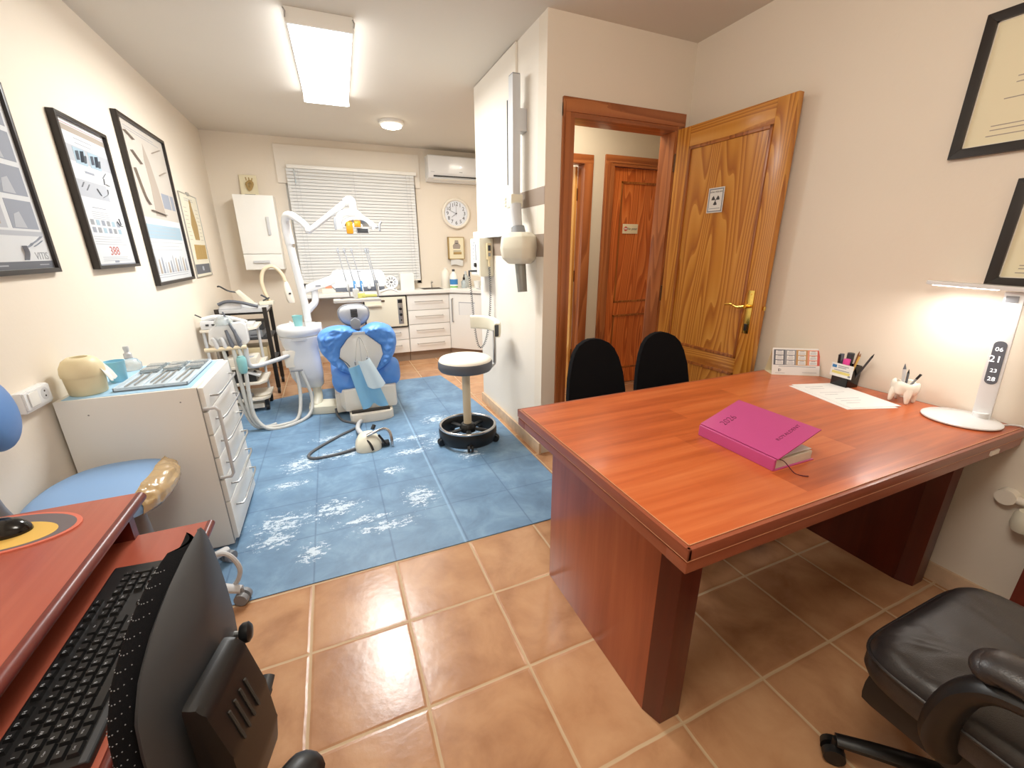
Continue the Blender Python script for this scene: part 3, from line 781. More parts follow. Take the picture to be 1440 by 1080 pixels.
# ------------------------------------------------------------------ framed diplomas on the right wall
def framed(name, label, B, w, h, fw, depth, fm, inner, draw, cat='picture', group=None):
    t = thing(name, label, cat, B[0], 0, group)
    m = MB(fm)
    m.prism([(0, 0), (w, 0), (w - fw, fw), (fw, fw)], B, .001, depth, .0015); m.prism([(0, h), (fw, h - fw), (w - fw, h - fw), (w, h)], B, .001, depth, .0015)
    m.prism([(0, 0), (fw, fw), (fw, h - fw), (0, h)], B, .001, depth, .0015); m.prism([(w, 0), (w, h), (w - fw, h - fw), (w - fw, fw)], B, .001, depth, .0015)
    m.build('frame', t, 20)
    m = MB(inner); m.rect(B, fw * .8, fw * .8, w - fw * .8, h - fw * .8, .001, depth * .45)
    draw(m, depth * .45); m.build('print', t, 0)
    return t
def dip(m, d, B, w, h, title):
    m.mat('warm_white')
    for a, b, c, e in ((.028, .028, .033, h - .028), (w - .033, .028, w - .028, h - .028), (.028, .028, w - .028, .033), (.028, h - .033, w - .028, h - .028)): m.rect(B, a, b, c, e, d, d + .002)
    m.mat('print_tan')
    if title: m.mat('print_dark'); m.rect(B, w * .26, h * .70, w * .76, h * .712, d, d + .0006); m.mat('print_tan')
    for v, a, b in ((.52, .2, .44), (.48, .2, .36), (.38, .17, .4), (.36, .5, .8), (.24, .3, .42), (.2, .15, .5), (.17, .15, .32), (.13, .14, .3)):
        m.rect(B, w * a, h * v, w * b, h * v + .003, d, d + .0005)
    m.tube([B[0] + B[1] * (w * .36) + B[2] * (h * .22) + B[3] * (d + .0006), B[0] + B[1] * (w * .42) + B[2] * (h * .27) + B[3] * (d + .0006), B[0] + B[1] * (w * .46) + B[2] * (h * .215) + B[3] * (d + .0006), B[0] + B[1] * (w * .52) + B[2] * (h * .25) + B[3] * (d + .0006)], .0008, 5, 4)
B = right_basis(-.325, 1.645); framed('framed_diploma', 'large black framed diploma, upper one on the right wall', B, .6, .44, .03, .022, 'black_frame', 'cream_paper', lambda m, d: dip(m, d, B, .6, .44, True), 'diploma')
B2_ = right_basis(-.53, 1.205); framed('framed_diploma', 'smaller black framed diploma above the desk lamp', B2_, .46, .35, .03, .022, 'black_frame', 'cream_paper', lambda m, d: dip(m, d, B2_, .46, .35, False), 'diploma')

# ------------------------------------------------------------------ posters on the left wall
def dots(m, B, mat, pts, s, d):
    m.mat(mat)
    for (u, v) in pts: m.rect(B, u - s[0] / 2, v - s[1] / 2, u + s[0] / 2, v + s[1] / 2, d, d + .0006)
def lines(m, B, mat, u0, u1, v0, v1, n, d, jit=.2):
    m.mat(mat)
    for k in range(n):
        v = v0 + (v1 - v0) * k / max(1, n - 1); m.rect(B, u0, v, u0 + (u1 - u0) * random.uniform(1 - jit, 1), v + .003, d, d + .0005)
def tool(m, B, pts, r, d): m.tube([B[0] + B[1] * a + B[2] * b + B[3] * d for a, b in pts], r, 6, 4, flat=(.08, 1))
def P1(m, d):
    B = BB; w, h = .55, .665
    m.mat('print_light')
    for k in range(4):
        z = .16 + k * .118
        m.mat('print_light'); m.rect(B, .05, z, .33, z + .1, d, d + .0005)
        m.mat('print_tan'); m.rect(B, .06, z + .012, .3, z + .09, d + .0004, d + .0008)
        m.mat('print_grey'); m.rect(B, .355, z, .51, z + .1, d, d + .0006)
        m.mat('print_light'); m.prism([(.37, z + .004), (.44, z + .004), (.42, z + .06), (.385, z + .05)], B, d + .0005, d + .0011)
    m.mat('print_light'); m.rect(B, .03, .135, .52, .152, d, d + .0005)
    m.mat('print_grey')
    tool(m, B, [(.36, .05), (.375, .075), (.37, .10)], .016, d + .0004); tool(m, B, [(.37, .09), (.41, .10), (.43, .11)], .010, d + .0008); tool(m, B, [(.42, .105), (.46, .118), (.50, .135)], .008, d + .0012); tool(m, B, [(.44, .098), (.47, .108), (.5, .12)], .005, d + .0012)
    m.mat('mid_grey'); m.text('VITIS', B, .472, .062, .038, d + .0003)
    m.mat('slate'); m.rect(B, .02, .018, .53, .045, d, d + .0006)
    m.mat('print_light'); m.rect(B, .2, .03, .26, .034, d + .0006, d + .001); m.rect(B, .44, .03, .5, .033, d + .0006, d + .001)
BB = left_basis(.53, 1.257); framed('framed_poster', 'black framed poster with rows of photos, nearest the camera on the left wall', BB, .55, .665, .017, .022, 'black_frame', 'poster_paper', P1, 'poster', 'framed posters on the left wall')
def P2(m, d):
    B = BB
    m.mat('print_red'); m.rect(B, .02, .635, .47, .637, d, d + .0005); m.mat('print_tan'); m.rect(B, .02, .605, .47, .63, d, d + .0006)
    m.mat('print_light'); m.rect(B, .02, .48, .47, .55, d, d + .0004); lines(m, B, 'print_grey', .15, .34, .585, .565, 2, d)
    for cx in (.16, .30):
        m.mat('print_blue'); m.rect(B, cx - .05, .475, cx + .06, .545, d + .0002, d + .0009)
        m.mat('print_grey'); tool(m, B, [(cx - .035, .49), (cx - .03, .53)], .012, d + .0009); m.mat('slate'); tool(m, B, [(cx + .0, .485), (cx + .015, .535)], .014, d + .0009)
        m.mat('mid_grey'); tool(m, B, [(cx + .03, .485), (cx + .045, .52)], .01, d + .0009)
    m.mat('print_grey'); m.rect(B, .17, .44, .26, .45, d, d + .0006)
    m.mat('print_light'); m.rect(B, .03, .33, .36, .405, d, d + .0004)
    m.mat('mid_grey')
    for pts in ([(.09, .37), (.12, .395)], [(.13, .36), (.17, .39)], [(.24, .38), (.27, .35)], [(.29, .345), (.35, .365), (.36, .39)], [(.34, .44), (.39, .47)], [(.34, .41), (.35, .44)], [(.36, .415), (.4, .41)]): tool(m, B, pts, .006, d + .0006)
    lines(m, B, 'print_grey', .14, .3, .285, .28, 1, d); lines(m, B, 'print_light', .12, .33, .265, .235, 4, d)
    m.mat('slate'); tool(m, B, [(.37, .235), (.4, .215), (.44, .215)], .005, d + .0006); tool(m, B, [(.4, .25), (.41, .22)], .005, d + .0006)
    for r_ in range(2):
        for k in range(6):
            m.mat(('print_grey', 'mid_grey', 'print_blue')[(k + r_) % 3]); m.rect(B, .08 + k * .056, .17 + r_ * .035, .08 + k * .056 + .035, .195 + r_ * .035, d, d + .0006)
    lines(m, B, 'print_light', .07, .42, .15, .115, 4, d)
    m.mat('print_red'); m.text('388', B, .25, .082, .06, d + .0003, sx=1.25)
    lines(m, B, 'print_light', .1, .42, .052, .035, 3, d); m.mat('print_grey'); m.rect(B, .22, .026, .27, .036, d, d + .0006)
    m.mat('print_grey'); m.rect(B, .02, .016, .47, .022, d, d + .0006)
BB = left_basis(1.39, 1.255); framed('framed_poster', 'black framed product poster with red figures, middle of the large posters', BB, .49, .67, .016, .03, 'black_frame', 'poster_paper', P2, 'poster', 'framed posters on the left wall')
def P3(m, d):
    B = BB
    m.mat('poster_beige'); m.rect(B, .022, .42, .778, .962, d, d + .0004)
    m.mat('print_tan'); m.prism([(.3, .44), (.5, .44), (.47, .62), (.42, .78), (.36, .88), (.32, .78), (.33, .62)], B, d + .0004, d + .0009)
    for pts in ([(.08, .9), (.2, .87)], [(.1, .7), (.16, .55), (.22, .5)], [(.5, .85), (.68, .9)], [(.55, .72), (.7, .76)], [(.12, .8), (.24, .74)], [(.22, .47), (.5, .455)]): tool(m, B, pts, .016, d + .0006)
    m.mat('print_grey'); m.rect(B, .5, .5, .66, .6, d + .0004, d + .0009); m.rect(B, .68, .5, .75, .6, d + .0004, d + .0009)
    lines(m, B, 'print_grey', .1, .7, .93, .915, 2, d + .0004)
    m.mat('print_blue'); m.rect(B, .04, .29, .75, .38, d, d + .0004)
    lines(m, B, 'print_light', .06, .74, .36, .22, 7, d + .0004)
    for k in range(12):
        m.mat(('print_light', 'print_tan', 'print_grey')[k % 3]); x = .06 + k * .057; h = random.uniform(.07, .14); m.prism([(x, .07), (x + .04, .07), (x + .03, .07 + h), (x + .01, .07 + h * .9)], B, d, d + .0006)
    lines(m, B, 'print_grey', .05, .74, .06, .045, 2, d)
BB = left_basis(2.115, 1.125); framed('framed_poster', 'tall black framed anatomical poster, farthest of the large posters', BB, .80, .985, .02, .03, 'black_frame', 'poster_paper', P3, 'poster', 'framed posters on the left wall')
# unframed chart held by a bar
BB = left_basis(3.08, 1.13)
ch = thing('anatomy_chart', 'narrow yellowish anatomy chart under clear glass, nearest the window wall', 'poster', BB[0])
m = MB('chart_paper'); m.rect(BB, 0, .0, .5, .66, .001, .006)
d = .006
m.mat('print_brown'); m.prism([(.2, .3), (.34, .3), (.36, .42), (.32, .52), (.3, .58), (.24, .58), (.22, .52), (.17, .42)], BB, d, d + .0006); m.cyl(BB[0] + BB[1] * .27 + BB[2] * .595 + BB[3] * d, BB[0] + BB[1] * .27 + BB[2] * .595 + BB[3] * (d + .0007), .03)
for k in range(5): tool(m, BB, [(.1 + k * .07, .14), (.12 + k * .07, .26)], .02, d)
lines(m, BB, 'print_grey', .12, .4, .625, .61, 2, d); lines(m, BB, 'print_tan', .05, .14, .55, .3, 9, d); lines(m, BB, 'print_tan', .38, .47, .55, .3, 9, d)
m.mat('slate'); m.rect(BB, .02, .02, .48, .1, d, d + .0008); m.mat('print_light'); m.rect(BB, .22, .045, .27, .08, d + .0008, d + .0012)
m.build('print', ch, 0)
m = MB('steel')
for a, b, c, e in ((-.006, -.006, .0, .666), (.5, -.006, .506, .666), (0, .66, .5, .666), (0, -.006, .5, 0)): m.rect(BB, a, b, c, e, .001, .01, .001)
m.rect(BB, .22, .655, .28, .68, .001, .013, .001); m.build('clip_frame', ch)

# double socket on the left wall
B = left_basis(.585, .806)
sk = thing('wall_socket', 'white double surface socket on the left wall', 'socket', B[0])
m = MB('gloss_white'); m.rect(B, 0, 0, .15, .074, .0, .026, .006); m.rect(B, .004, .010, .146, .071, .024, .031, .003); m.build('box', sk)
m = MB('light_grey'); m.cyl(B[0] + V(.031, .112, .042), B[0] + V(.0315, .112, .042), .022, seg=28)
m.mat('gap'); m.cyl(B[0] + V(.0312, .112, .051), B[0] + V(.0322, .112, .051), .0035); m.cyl(B[0] + V(.0312, .112, .033), B[0] + V(.0322, .112, .033), .0035); m.build('outlet', sk)
m = MB('white'); m.rect(B, .02, .018, .07, .066, .031, .035, .003); m.build('switch', sk)

# ------------------------------------------------------------------ computer desk in the left foreground
cd = thing('computer_desk', 'red-brown computer desk with a keyboard shelf in the left foreground', 'desk', (-.9, -.7, 0))
m = MB('comp_top'); m.box((XL + .005, -1.75, .705), (-.65, -.012, .73), .002); m.build('desktop', cd)
m = MB('comp_dark'); m.cyl((-.65, -1.75, .7175), (-.65, -.012, .7175), .0135, seg=14); m.build('front_edge', cd)
for ya_ in (-.045, -1.74): m = MB('comp_dark'); m.box((XL + .005, ya_, 0), (-.69, ya_ + .023, .705), .002); m.build('side_panel', cd)
m = MB('comp_top'); m.box((-1.02, -1.68, .612), (-.505, -.055, .63), .002); tr = m.build('keyboard_shelf', cd)
m = MB('comp_dark'); m.cyl((-.503, -1.68, .621), (-.503, -.055, .621), .0105, seg=12); m.build('shelf_edge', tr)
m = MB('comp_dark'); m.box((-1.0, -.075, .59), (-.66, -.05, .7)); m.build('shelf_runner', cd)
# mouse pad + mouse
mp = V(-.876, -.108, .73); pd = Rz(-8)
def ell(m, a, b, z0, z1, off=(0, 0)):
    m.prism([(mp.x + off[0] + a * math.cos(2 * PI * k / 48) * math.cos(R(-8)) - b * math.sin(2 * PI * k / 48) * math.sin(R(-8)), mp.y + off[1] + a * math.cos(2 * PI * k / 48) * math.sin(R(-8)) + b * math.sin(2 * PI * k / 48) * math.cos(R(-8))) for k in range(48)], (V(0, 0, 0), XA, YA, ZA), z0, z1)
m = MB('mat_red'); ell(m, .155, .082, .73, .733); m.mat('mat_grey'); ell(m, .145, .075, .733, .7334); m.mat('mat_yellow'); ell(m, .118, .056, .7334, .7338, (-.0, -.014))
m.mat('pencil'); m.tube([(-.86, -.165, .734), (-.9, -.158, .734), (-.93, -.168, .734), (-.95, -.16, .734)], .006, 6, 4, flat=(.1, 1))
tag(m.build('mouse_pad'), 'oval grey and yellow mouse pad with a salmon rim', 'mouse pad')
m = MB('black_gloss')
m.grid(lambda i, j: V(-.858 + .058 * math.sin(j * PI) ** .8 * math.cos(2 * PI * i) - .01, -.105 + .034 * math.sin(j * PI) ** .8 * math.sin(2 * PI * i), .7338 + (0 if j > .5 and False else max(0, .034 * math.cos(j * PI)))), 30, 18, cu=True)
for v in m.bm.verts: v.co.y += .12 * (v.co.x + .868) * -1
ms = m.build('computer_mouse', None, 60); tag(ms, 'glossy black computer mouse on the oval pad', 'mouse')

# keyboard: body and individually modelled keys
KX0, KX1, KY0, KY1, KZ = -.648, -.518, -.672, -.217, .63
kb = thing('keyboard', 'black computer keyboard on the sliding shelf', 'keyboard', ((KX0 + KX1) / 2, (KY0 + KY1) / 2, KZ))
KR = -YA  # text direction as the typist (sitting at +x, facing -x) sees it: right is +y
KBs = (V(KX1, KY0, KZ + .016), YA, -XA, ZA)   # u along the keys' row, v away from the typist
slope = .07
def kz(v): return KZ + .012 + slope * v
m = MB('black')
m.prism([(KX1, KZ), (KX1, KZ + .010), (KX1 - .004, KZ + .013), (KX0 + .004, KZ + .022), (KX0, KZ + .019), (KX0, KZ)], (V(0, KY0, 0), XA, ZA, YA), 0, KY1 - KY0, .0015)
m.mat('dark_grey'); m.prism([(KX1 - .001, KZ + .0105), (KX1 - .0035, KZ + .0133), (KX1 - .012, KZ + .0138), (KX1 - .012, KZ + .0128)], (V(0, KY0 + .002, 0), XA, ZA, YA), 0, KY1 - KY0 - .004)
m.build('case', kb)
kn = math.atan(slope)
kup = V(-math.cos(kn), 0, math.sin(kn)); knn = V(math.sin(kn), 0, math.cos(kn))
KO = V(KX1 - .013, KY0 + .012, KZ + .0137)
KB2 = (KO, YA, kup, knn)
PIT = .0185; P_V = .0176
cnt = 0
def key(u, v, w, h, ch):
    global cnt
    cnt += 1
    m = MB('black') if cnt <= 100 else REST
    g = .0012; u0, u1, v0, v1 = u + g, u + w - g, v + g, v + h - g
    bm = bmesh.new(); t = .0022
    m.mat('black'); lo = [bm.verts.new(KO + YA * a + kup * b) for a, b in ((u0, v0), (u1, v0), (u1, v1), (u0, v1))]
    hi = [bm.verts.new(KO + YA * a + kup * b + knn * .0062) for a, b in ((u0 + t, v0 + t), (u1 - t, v0 + t), (u1 - t, v1 - t * .6), (u0 + t, v1 - t * .6))]
    bm.faces.new(hi)
    for i in range(4): bm.faces.new((lo[i], lo[(i + 1) % 4], hi[(i + 1) % 4], hi[i]))
    bmesh.ops.recalc_face_normals(bm, faces=bm.faces); m._add(bm)
    if ch:
        m.mat('print_light'); m.text(ch, KB2, (u0 + .005 if len(ch) < 3 else (u0 + u1) / 2), v1 - .0062, .0062 if len(ch) < 3 else .0036, .0064, 'CENTER', .0001)
    if cnt <= 100: m.build('key', kb, 0)
REST = MB('black')
rows = [(0, [('Ctrl', 1.25), ('Win', 1.25), ('Alt', 1.25), (' ', 6.25), ('Alt', 1.25), ('Fn', 1.25), ('Men', 1.25), ('Ctrl', 1.25)]),
        (1, [('Shf', 1.25), ('<', 1)] + [(c, 1) for c in 'ZXCVBNM,.-'] + [('Shf', 2.75)]),
        (2, [('Caps', 1.75)] + [(c, 1) for c in 'ASDFGHJKLN'] + [('{', 1), ('}', 1), ('', 1.25)]),
        (3, [('Tab', 1.5)] + [(c, 1) for c in 'QWERTYUIOP'] + [('[', 1), (']', 1), ('Ent', 1.5)]),
        (4, [('|', 1)] + [(c, 1) for c in "1234567890'="] + [('Bsp', 2)]),
        (5.35, [('Esc', 1), (None, 1), ('F1', 1), ('F2', 1), ('F3', 1), ('F4', 1), (None, .5), ('F5', 1), ('F6', 1), ('F7', 1), ('F8', 1), (None, .5), ('F9', 1), ('F10', 1), ('F11', 1), ('F12', 1)])]
navx = 15 * PIT + .006; nx2 = navx + 3 * PIT + .006
pad = [(0, 0, 2, '0'), (2, 0, 1, '.'), (0, 1, 1, '1'), (1, 1, 1, '2'), (2, 1, 1, '3'), (0, 2, 1, '4'), (1, 2, 1, '5'), (2, 2, 1, '6'), (0, 3, 1, '7'), (1, 3, 1, '8'), (2, 3, 1, '9'), (0, 4, 1, 'N'), (1, 4, 1, '/'), (2, 4, 1, '*'), (3, 4, 1, '-')]
for (a, b, w_, ch) in pad: key(nx2 + a * PIT, b * P_V, w_ * PIT, P_V, ch)
key(nx2 + 3 * PIT, 0, PIT, 2 * P_V, 'In'); key(nx2 + 3 * PIT, 2 * P_V, PIT, 2 * P_V, '+')
for a, b in ((0, 0), (1, 0), (2, 0), (1, 1)): key(navx + a * PIT, b * P_V, PIT, P_V, {(0, 0): '<', (1, 0): 'v', (2, 0): '>', (1, 1): '^'}[(a, b)])
for k, ch in enumerate(('Sup', 'End', 'PgD', 'Ins', 'Hom', 'PgU')): key(navx + (k % 3) * PIT, (3 + k // 3) * P_V, PIT, P_V, ch)
for k, ch in enumerate(('Prt', 'Scr', 'Pau')): key(navx + k * PIT, 5.35 * P_V, PIT, P_V * .9, ch)
for rv, ks in rows[::-1]:
    u = 0
    for ch, w_ in ks:
        if ch is not None: key(u * PIT, rv * P_V, w_ * PIT, P_V * (.9 if rv > 5 else 1), ch)
        u += w_
REST.build('modifier_keys', kb, 0)['kind'] = 'stuff'

# ------------------------------------------------------------------ typing chair in the left foreground
tcx = V(-.395, -.615, 0)
tch = thing('office_chair', 'black office chair with plastic back shell pushed up to the keyboard shelf', 'chair', tcx)
na = V(.97, -.25, 0).normalized(); wa = V(.25, .97, 0).normalized()
def lerp_t(tab, z):
    for (z0, *a), (z1, *b) in zip(tab, tab[1:]):
        if z0 <= z <= z1:
            t = (z - z0) / (z1 - z0)
            return [x + (y - x) * t for x, y in zip(a, b)]
    return list(tab[-1][1:])
#        z    half width, centre offset along wa, offset along na
BK = [(.44, .10, .0, -.02), (.50, .112, .0, -.012), (.58, .122, .0, -.004), (.68, .124, .0, .0), (.74, .119, .004, .0), (.785, .105, .018, -.002), (.82, .084, .038, -.004), (.848, .058, .062, -.006), (.868, .03, .088, -.008), (.878, .006, .108, -.01)]
def backsurf(u, v, off, shrink=1.0, bulge=.03):
    z = .44 + .438 * (1 - (1 - v) ** 1.4)
    hw, co, no = lerp_t(BK, z)
    s_ = (u * 2 - 1)
    return tcx + ZA * z + wa * (co + hw * s_ * shrink) + na * (no + off + bulge * (1 - abs(s_) ** 1.6) * min(1, hw / .1))
m = MB('dark_grey'); m.grid(lambda i, j: backsurf(i, j, 0.0), 27, 30, thick=.006); m.build('back_shell', tch, 60)
m = MB('black_fabric')
def cush(i, j):
    a = 2 * PI * i; s_ = math.cos(a); q = math.sin(a)
    z = .44 + .43 * (1 - (1 - j) ** 1.4); hw, co, no = lerp_t(BK, z)
    edge = max(0.02, min(1, (1 - j) * 6, j * 8)) ** .5
    return tcx + ZA * z + wa * (co + hw * s_ * 1.05 - .004) + na * (no - .026 + (.014 * q if q > 0 else .03 * q) * edge + .02 * (1 - s_ * s_))
m.grid(cush, 40, 26, cu=True)
m.mat('mid_grey')
for j in range(26):
    for a in range(150, 215, 9):
        p = cush((a + (4 if j % 2 else 0)) / 360, .03 + j * .036); m.sph(p, .0009, 5)
m.build('back_cushion', tch, 60)
WM = Matrix((na, wa, ZA)).transposed()
mc = tcx + na * .052 + wa * -.03
m = MB('black')
m.prism([(-.025, .44), (.028, .47), (.034, .52), (.030, .61), (.012, .70), (.0, .715), (-.02, .72)], (mc, na, ZA, -wa), -.062, .062, .010); m.build('back_mechanism', tch, 30)
m = MB('gap')
for k in range(4):
    p0_ = mc + wa * (-.03 + k * .017); m.tube([p0_ + na * .0325 + ZA * .605, p0_ + na * .0205 + ZA * .665], .0025, 6)
m.build('vent_slots', bpy.data.objects['back_mechanism'])
kp = tcx + wa * .093 + na * .008 + ZA * .655
m = MB('steel'); m.cyl(kp, kp + na * .014, .006)
m.mat('black'); m.lathe([(0, 0), (.014, .0), (.018, .005), (.018, .014), (.012, .019), (0, .02)], kp + na * .012, 22, rot=V(0, 0, 1).rotation_difference((na + wa * .25).normalized()).to_matrix()); m.build('adjustment_knob', tch)
m = MB('dark_grey'); q0 = mc + wa * .055 + na * .018 + ZA * .57; m.cyl(q0, q0 + wa * .034 + ZA * .014, .011, .0105); m.build('lever', tch)
m = MB('black_fabric'); sc = tcx - na * .16
m.box(sc + V(-.2, -.2, .38), sc + V(.16, .2, .44), .03, 3, rot=WM); m.build('seat', tch, 50)
m = MB('black')
p = tcx + V(.135, -.205, 0)
m.tube([p + V(-.1, -.1, .64), p + V(-.03, -.03, .645), p + V(.02, .02, .64), p + V(.032, .032, .625)], .024, 12, 4, flat=(.6, 1)); m.tube([p + V(-.08, -.08, .63), p + V(-.08, -.06, .5), p + V(-.14, .02, .41)], .014, 10, 3); m.build('armrest', tch)
m = MB('black'); m.cyl(sc + V(0, 0, .06), sc + V(0, 0, .4), .028, .022); m.lathe([(.0, .1), (.04, .1), (.05, .06), (0, .06)], sc); m.build('column', tch)
def star(t, c, mat, r=.29, n=5, a0=0, wheel='black', z=.075):
    for k in range(n):
        a = a0 + 2 * PI * k / n; d = V(math.cos(a), math.sin(a), 0)
        m = MB(mat); m.tube([c + V(0, 0, z + .02), c + d * r * .6 + V(0, 0, z + .01), c + d * r + V(0, 0, z - .008)], lambda t_: .027 - .009 * t_, 10, 3, flat=(.8, 1)); lg = m.build('leg', t)
        m = MB(wheel); w_ = V(-d.y, d.x, 0); q = c + d * r + V(0, 0, .027)
        for s_ in (-1, 1): m.cyl(q + w_ * .006 * s_, q + w_ * .024 * s_, .027, .025, 18)
        m.cyl(q, q + V(0, 0, .045), .008); m.build('caster', lg)
star(tch, V(sc.x, sc.y, 0), 'black', .27, 5, .5)

# ------------------------------------------------------------------ leather chair in the right foreground
rch = thing('leather_office_chair', 'black leather office chair with padded arms in the right foreground', 'chair', (1.2, -1.15, 0))
def seat_top(x, y):
    u = (x - .915) / .5; v = (y + 1.42) / .52
    f = .02 * math.sin(PI * min(max(u, 0), 1)) * math.sin(PI * min(max(v, 0), 1))
    wr = (.35 - abs(mnoise.noise(V(x * 34 - y * 16, (x + y) * 10, 1)))) * .012 * max(0, min(1, (v - .45) * 2)) * max(0, 1.15 - u)
    seam = -.006 * math.exp(-((x - y * .12 - 1.30) / .02) ** 2)
    return f + wr + seam
m = MB('leather')
def rseat(i, j):
    # superellipse plan, rolled edge
    a = 2 * PI * i
    prof = [(0, .0)] + [(k / 16, 0) for k in range(2, 14)] + [(.86, -.001), (.92, -.004), (.965, -.014), (1.0, -.035), (1.0, -.075), (.97, -.095), (.5, -.1), (0, -.1)]
    rr, dz = prof[round(j * (len(prof) - 1))]
    cx, sy = math.cos(a), math.sin(a)
    ex = .30
    x = 1.165 + .255 * rr * math.copysign(abs(cx) ** ex, cx); y = -1.16 + .255 * rr * math.copysign(abs(sy) ** ex, sy)
    return V(x, y, .47 + dz + (seat_top(x, y) if dz > -.02 else 0))
m.grid(rseat, 220, 21, cu=True)
pts = [rseat(k / 72, 16 / 20) for k in range(72)]
m.tube(pts, .0045, 6, closed=True)
m.build('seat', rch, 60)
m = MB('black'); m.box((.93, -1.40, .30), (1.40, -.935, .38), .025); m.build('seat_pan', rch)
def arm(x, nm, s_):
    m = MB('black'); m.tube([(x + .10 * s_, -1.10, .345), (x + .05 * s_, -1.085, .365), (x + .01 * s_, -1.075, .45), (x, -1.10, .565), (x, -1.18, .612), (x, -1.42, .62), (x, -1.5, .56), (x + .04 * s_, -1.48, .40), (x + .08 * s_, -1.35, .36)], .026, 12, 6, flat=(1, 1.5) if False else (1.5, .9)); a = m.build('armrest', rch)
    m = MB('leather'); m.tube([(x, -1.105, .627), (x, -1.125, .64), (x, -1.25, .648), (x, -1.44, .65)], lambda t: .034, 14, 5, flat=(.75, 1.25)); m.sph((x, -1.108, .630), (.043, .03, .026)); m.build('arm_pad', a)
arm(.875, 'l', 1); arm(1.47, 'r', -1)
m = MB('leather'); m.box((.95, -1.56, .5), (1.38, -1.46, 1.05), .05, 4, rot=Rx(10)); m.build('backrest', rch, 50)
m = MB('black'); m.box((1.1, -1.5, .34), (1.2, -1.38, .6), .01); m.build('back_bracket', rch)
cc = V(1.2, -1.14, 0)
m = MB('black'); m.cyl(cc + V(0, 0, .06), cc + V(0, 0, .34), .03, .025); m.build('column', rch)
star(rch, cc, 'black', .315, 5, math.atan2(.235, -.21))

# low wooden pedestal and radiator valve by the right wall
pdl = thing('wooden_pedestal', 'dark red-brown wooden pedestal by the right wall behind the leather chair', 'cabinet', (1.95, -1.1, 0))
m = MB('comp_dark'); m.box((1.86, -1.4, 0), (2.05, -.91, .40), .004); m.build('body', pdl)
m = MB('comp_top'); m.box((1.85, -1.41, .40), (2.05, -.90, .425), .008); m.build('top', pdl)
vl = thing('radiator_valve', 'white radiator valve low on the right wall under the desk end', 'valve', (2.06, -.79, .46))
m = MB('warm_white'); m.cyl((2.066, -.775, .475), (2.03, -.775, .475), .03, .028); m.cyl((2.045, -.775, .475), (2.045, -1.0, .475), .014); m.build('pipe', vl)
m = MB('ivory'); m.lathe([(0, 0), (.03, 0), (.036, .02), (.034, .06), (.025, .075), (0, .078)], (2.015, -.845, .385), 24); m.build('knob', vl)

# ------------------------------------------------------------------ blue work stool behind the computer desk
bs = thing('blue_chair', 'blue upholstered work chair with plastic wrapped seat edge behind the computer desk', 'chair', (-.93, .50, 0))
bc = V(-.945, .47, .53)
def bseat(i, j, k=1.0):
    a = 2 * PI * i
    prof = [(0, .035), (.5, .033), (.8, .026), (.94, .012), (1.0, -.01), (.98, -.035), (.85, -.045), (0, -.045)]
    rr, dz = prof[round(j * 7)]
    e = .82
    c_, s_ = math.cos(a), math.sin(a)
    return bc + V(.195 * k * rr * math.copysign(abs(c_) ** e, c_), .225 * k * rr * math.copysign(abs(s_) ** e, s_), dz)
m = MB('blue_seat'); m.grid(lambda i, j: bseat(i, j), 56, 8, cu=True); seat = m.build('seat', bs, 60)
m = MB('tape')
def wrap(i, j):
    a = R(-42 + 84 * i); rr = .52 + .50 * j
    lim = .52
    p0 = bc + V(.195 * math.cos(a) * 1.0, .225 * math.sin(a), 0)
    k = [(0.70, .032), (.85, .027), (.95, .014), (1.01, -.008), (1.0, -.034), (.9, -.05)]
    t = j * 5; q = min(4, int(t)); f = t - q
    r1 = k[q][0] + (k[q + 1][0] - k[q][0]) * f; z1 = k[q][1] + (k[q + 1][1] - k[q][1]) * f
    if j < .3: r1 = max(r1, .15 / max(.2, math.cos(a)) / .215 * .95)
    nz = mnoise.noise(V(a * 9, j * 7, 3)) * .007
    c_, s_ = math.cos(a), math.sin(a)
    return bc + V(.201 * r1 * abs(c_) ** .82 + nz, .23 * r1 * math.copysign(abs(s_) ** .82, s_), z1 + .005 + nz)
m.grid(wrap, 40, 16, thick=.002); m.build('plastic_wrap', seat, 60)
m = MB('blue_vinyl')
bb = V(-1.03, .26, .92)
m.sph(bb, (.055, .14, .115), 28, rot=Rz(20) @ Ry(-8)); m.build('backrest', bs, 60)
m = MB('mid_grey'); m.tube([(-1.09, .27, .90), (-1.125, .3, .75), (-1.11, .36, .5), (-.98, .45, .475)], .013, 10, 5); m.build('back_bar', bs)
m = MB('mid_grey'); m.cyl((-.845, .43, .09), (-.86, .435, .48), .026, .02); m.cyl((-.88, .45, .46), (-.88, .45, .486), .1); m.build('column', bs)
star(bs, V(-.845, .43, 0), 'light_grey', .265, 5, R(-17), 'mid_grey', .07)
m = MB('light_grey'); m.tube([(-.70, .40, .1), (-.68, .39, .2), (-.62, .38, .22), (-.585, .37, .15), (-.61, .375, .08), (-.66, .39, .05)], .009, 8, 6); m.build('foot_ring', bs)

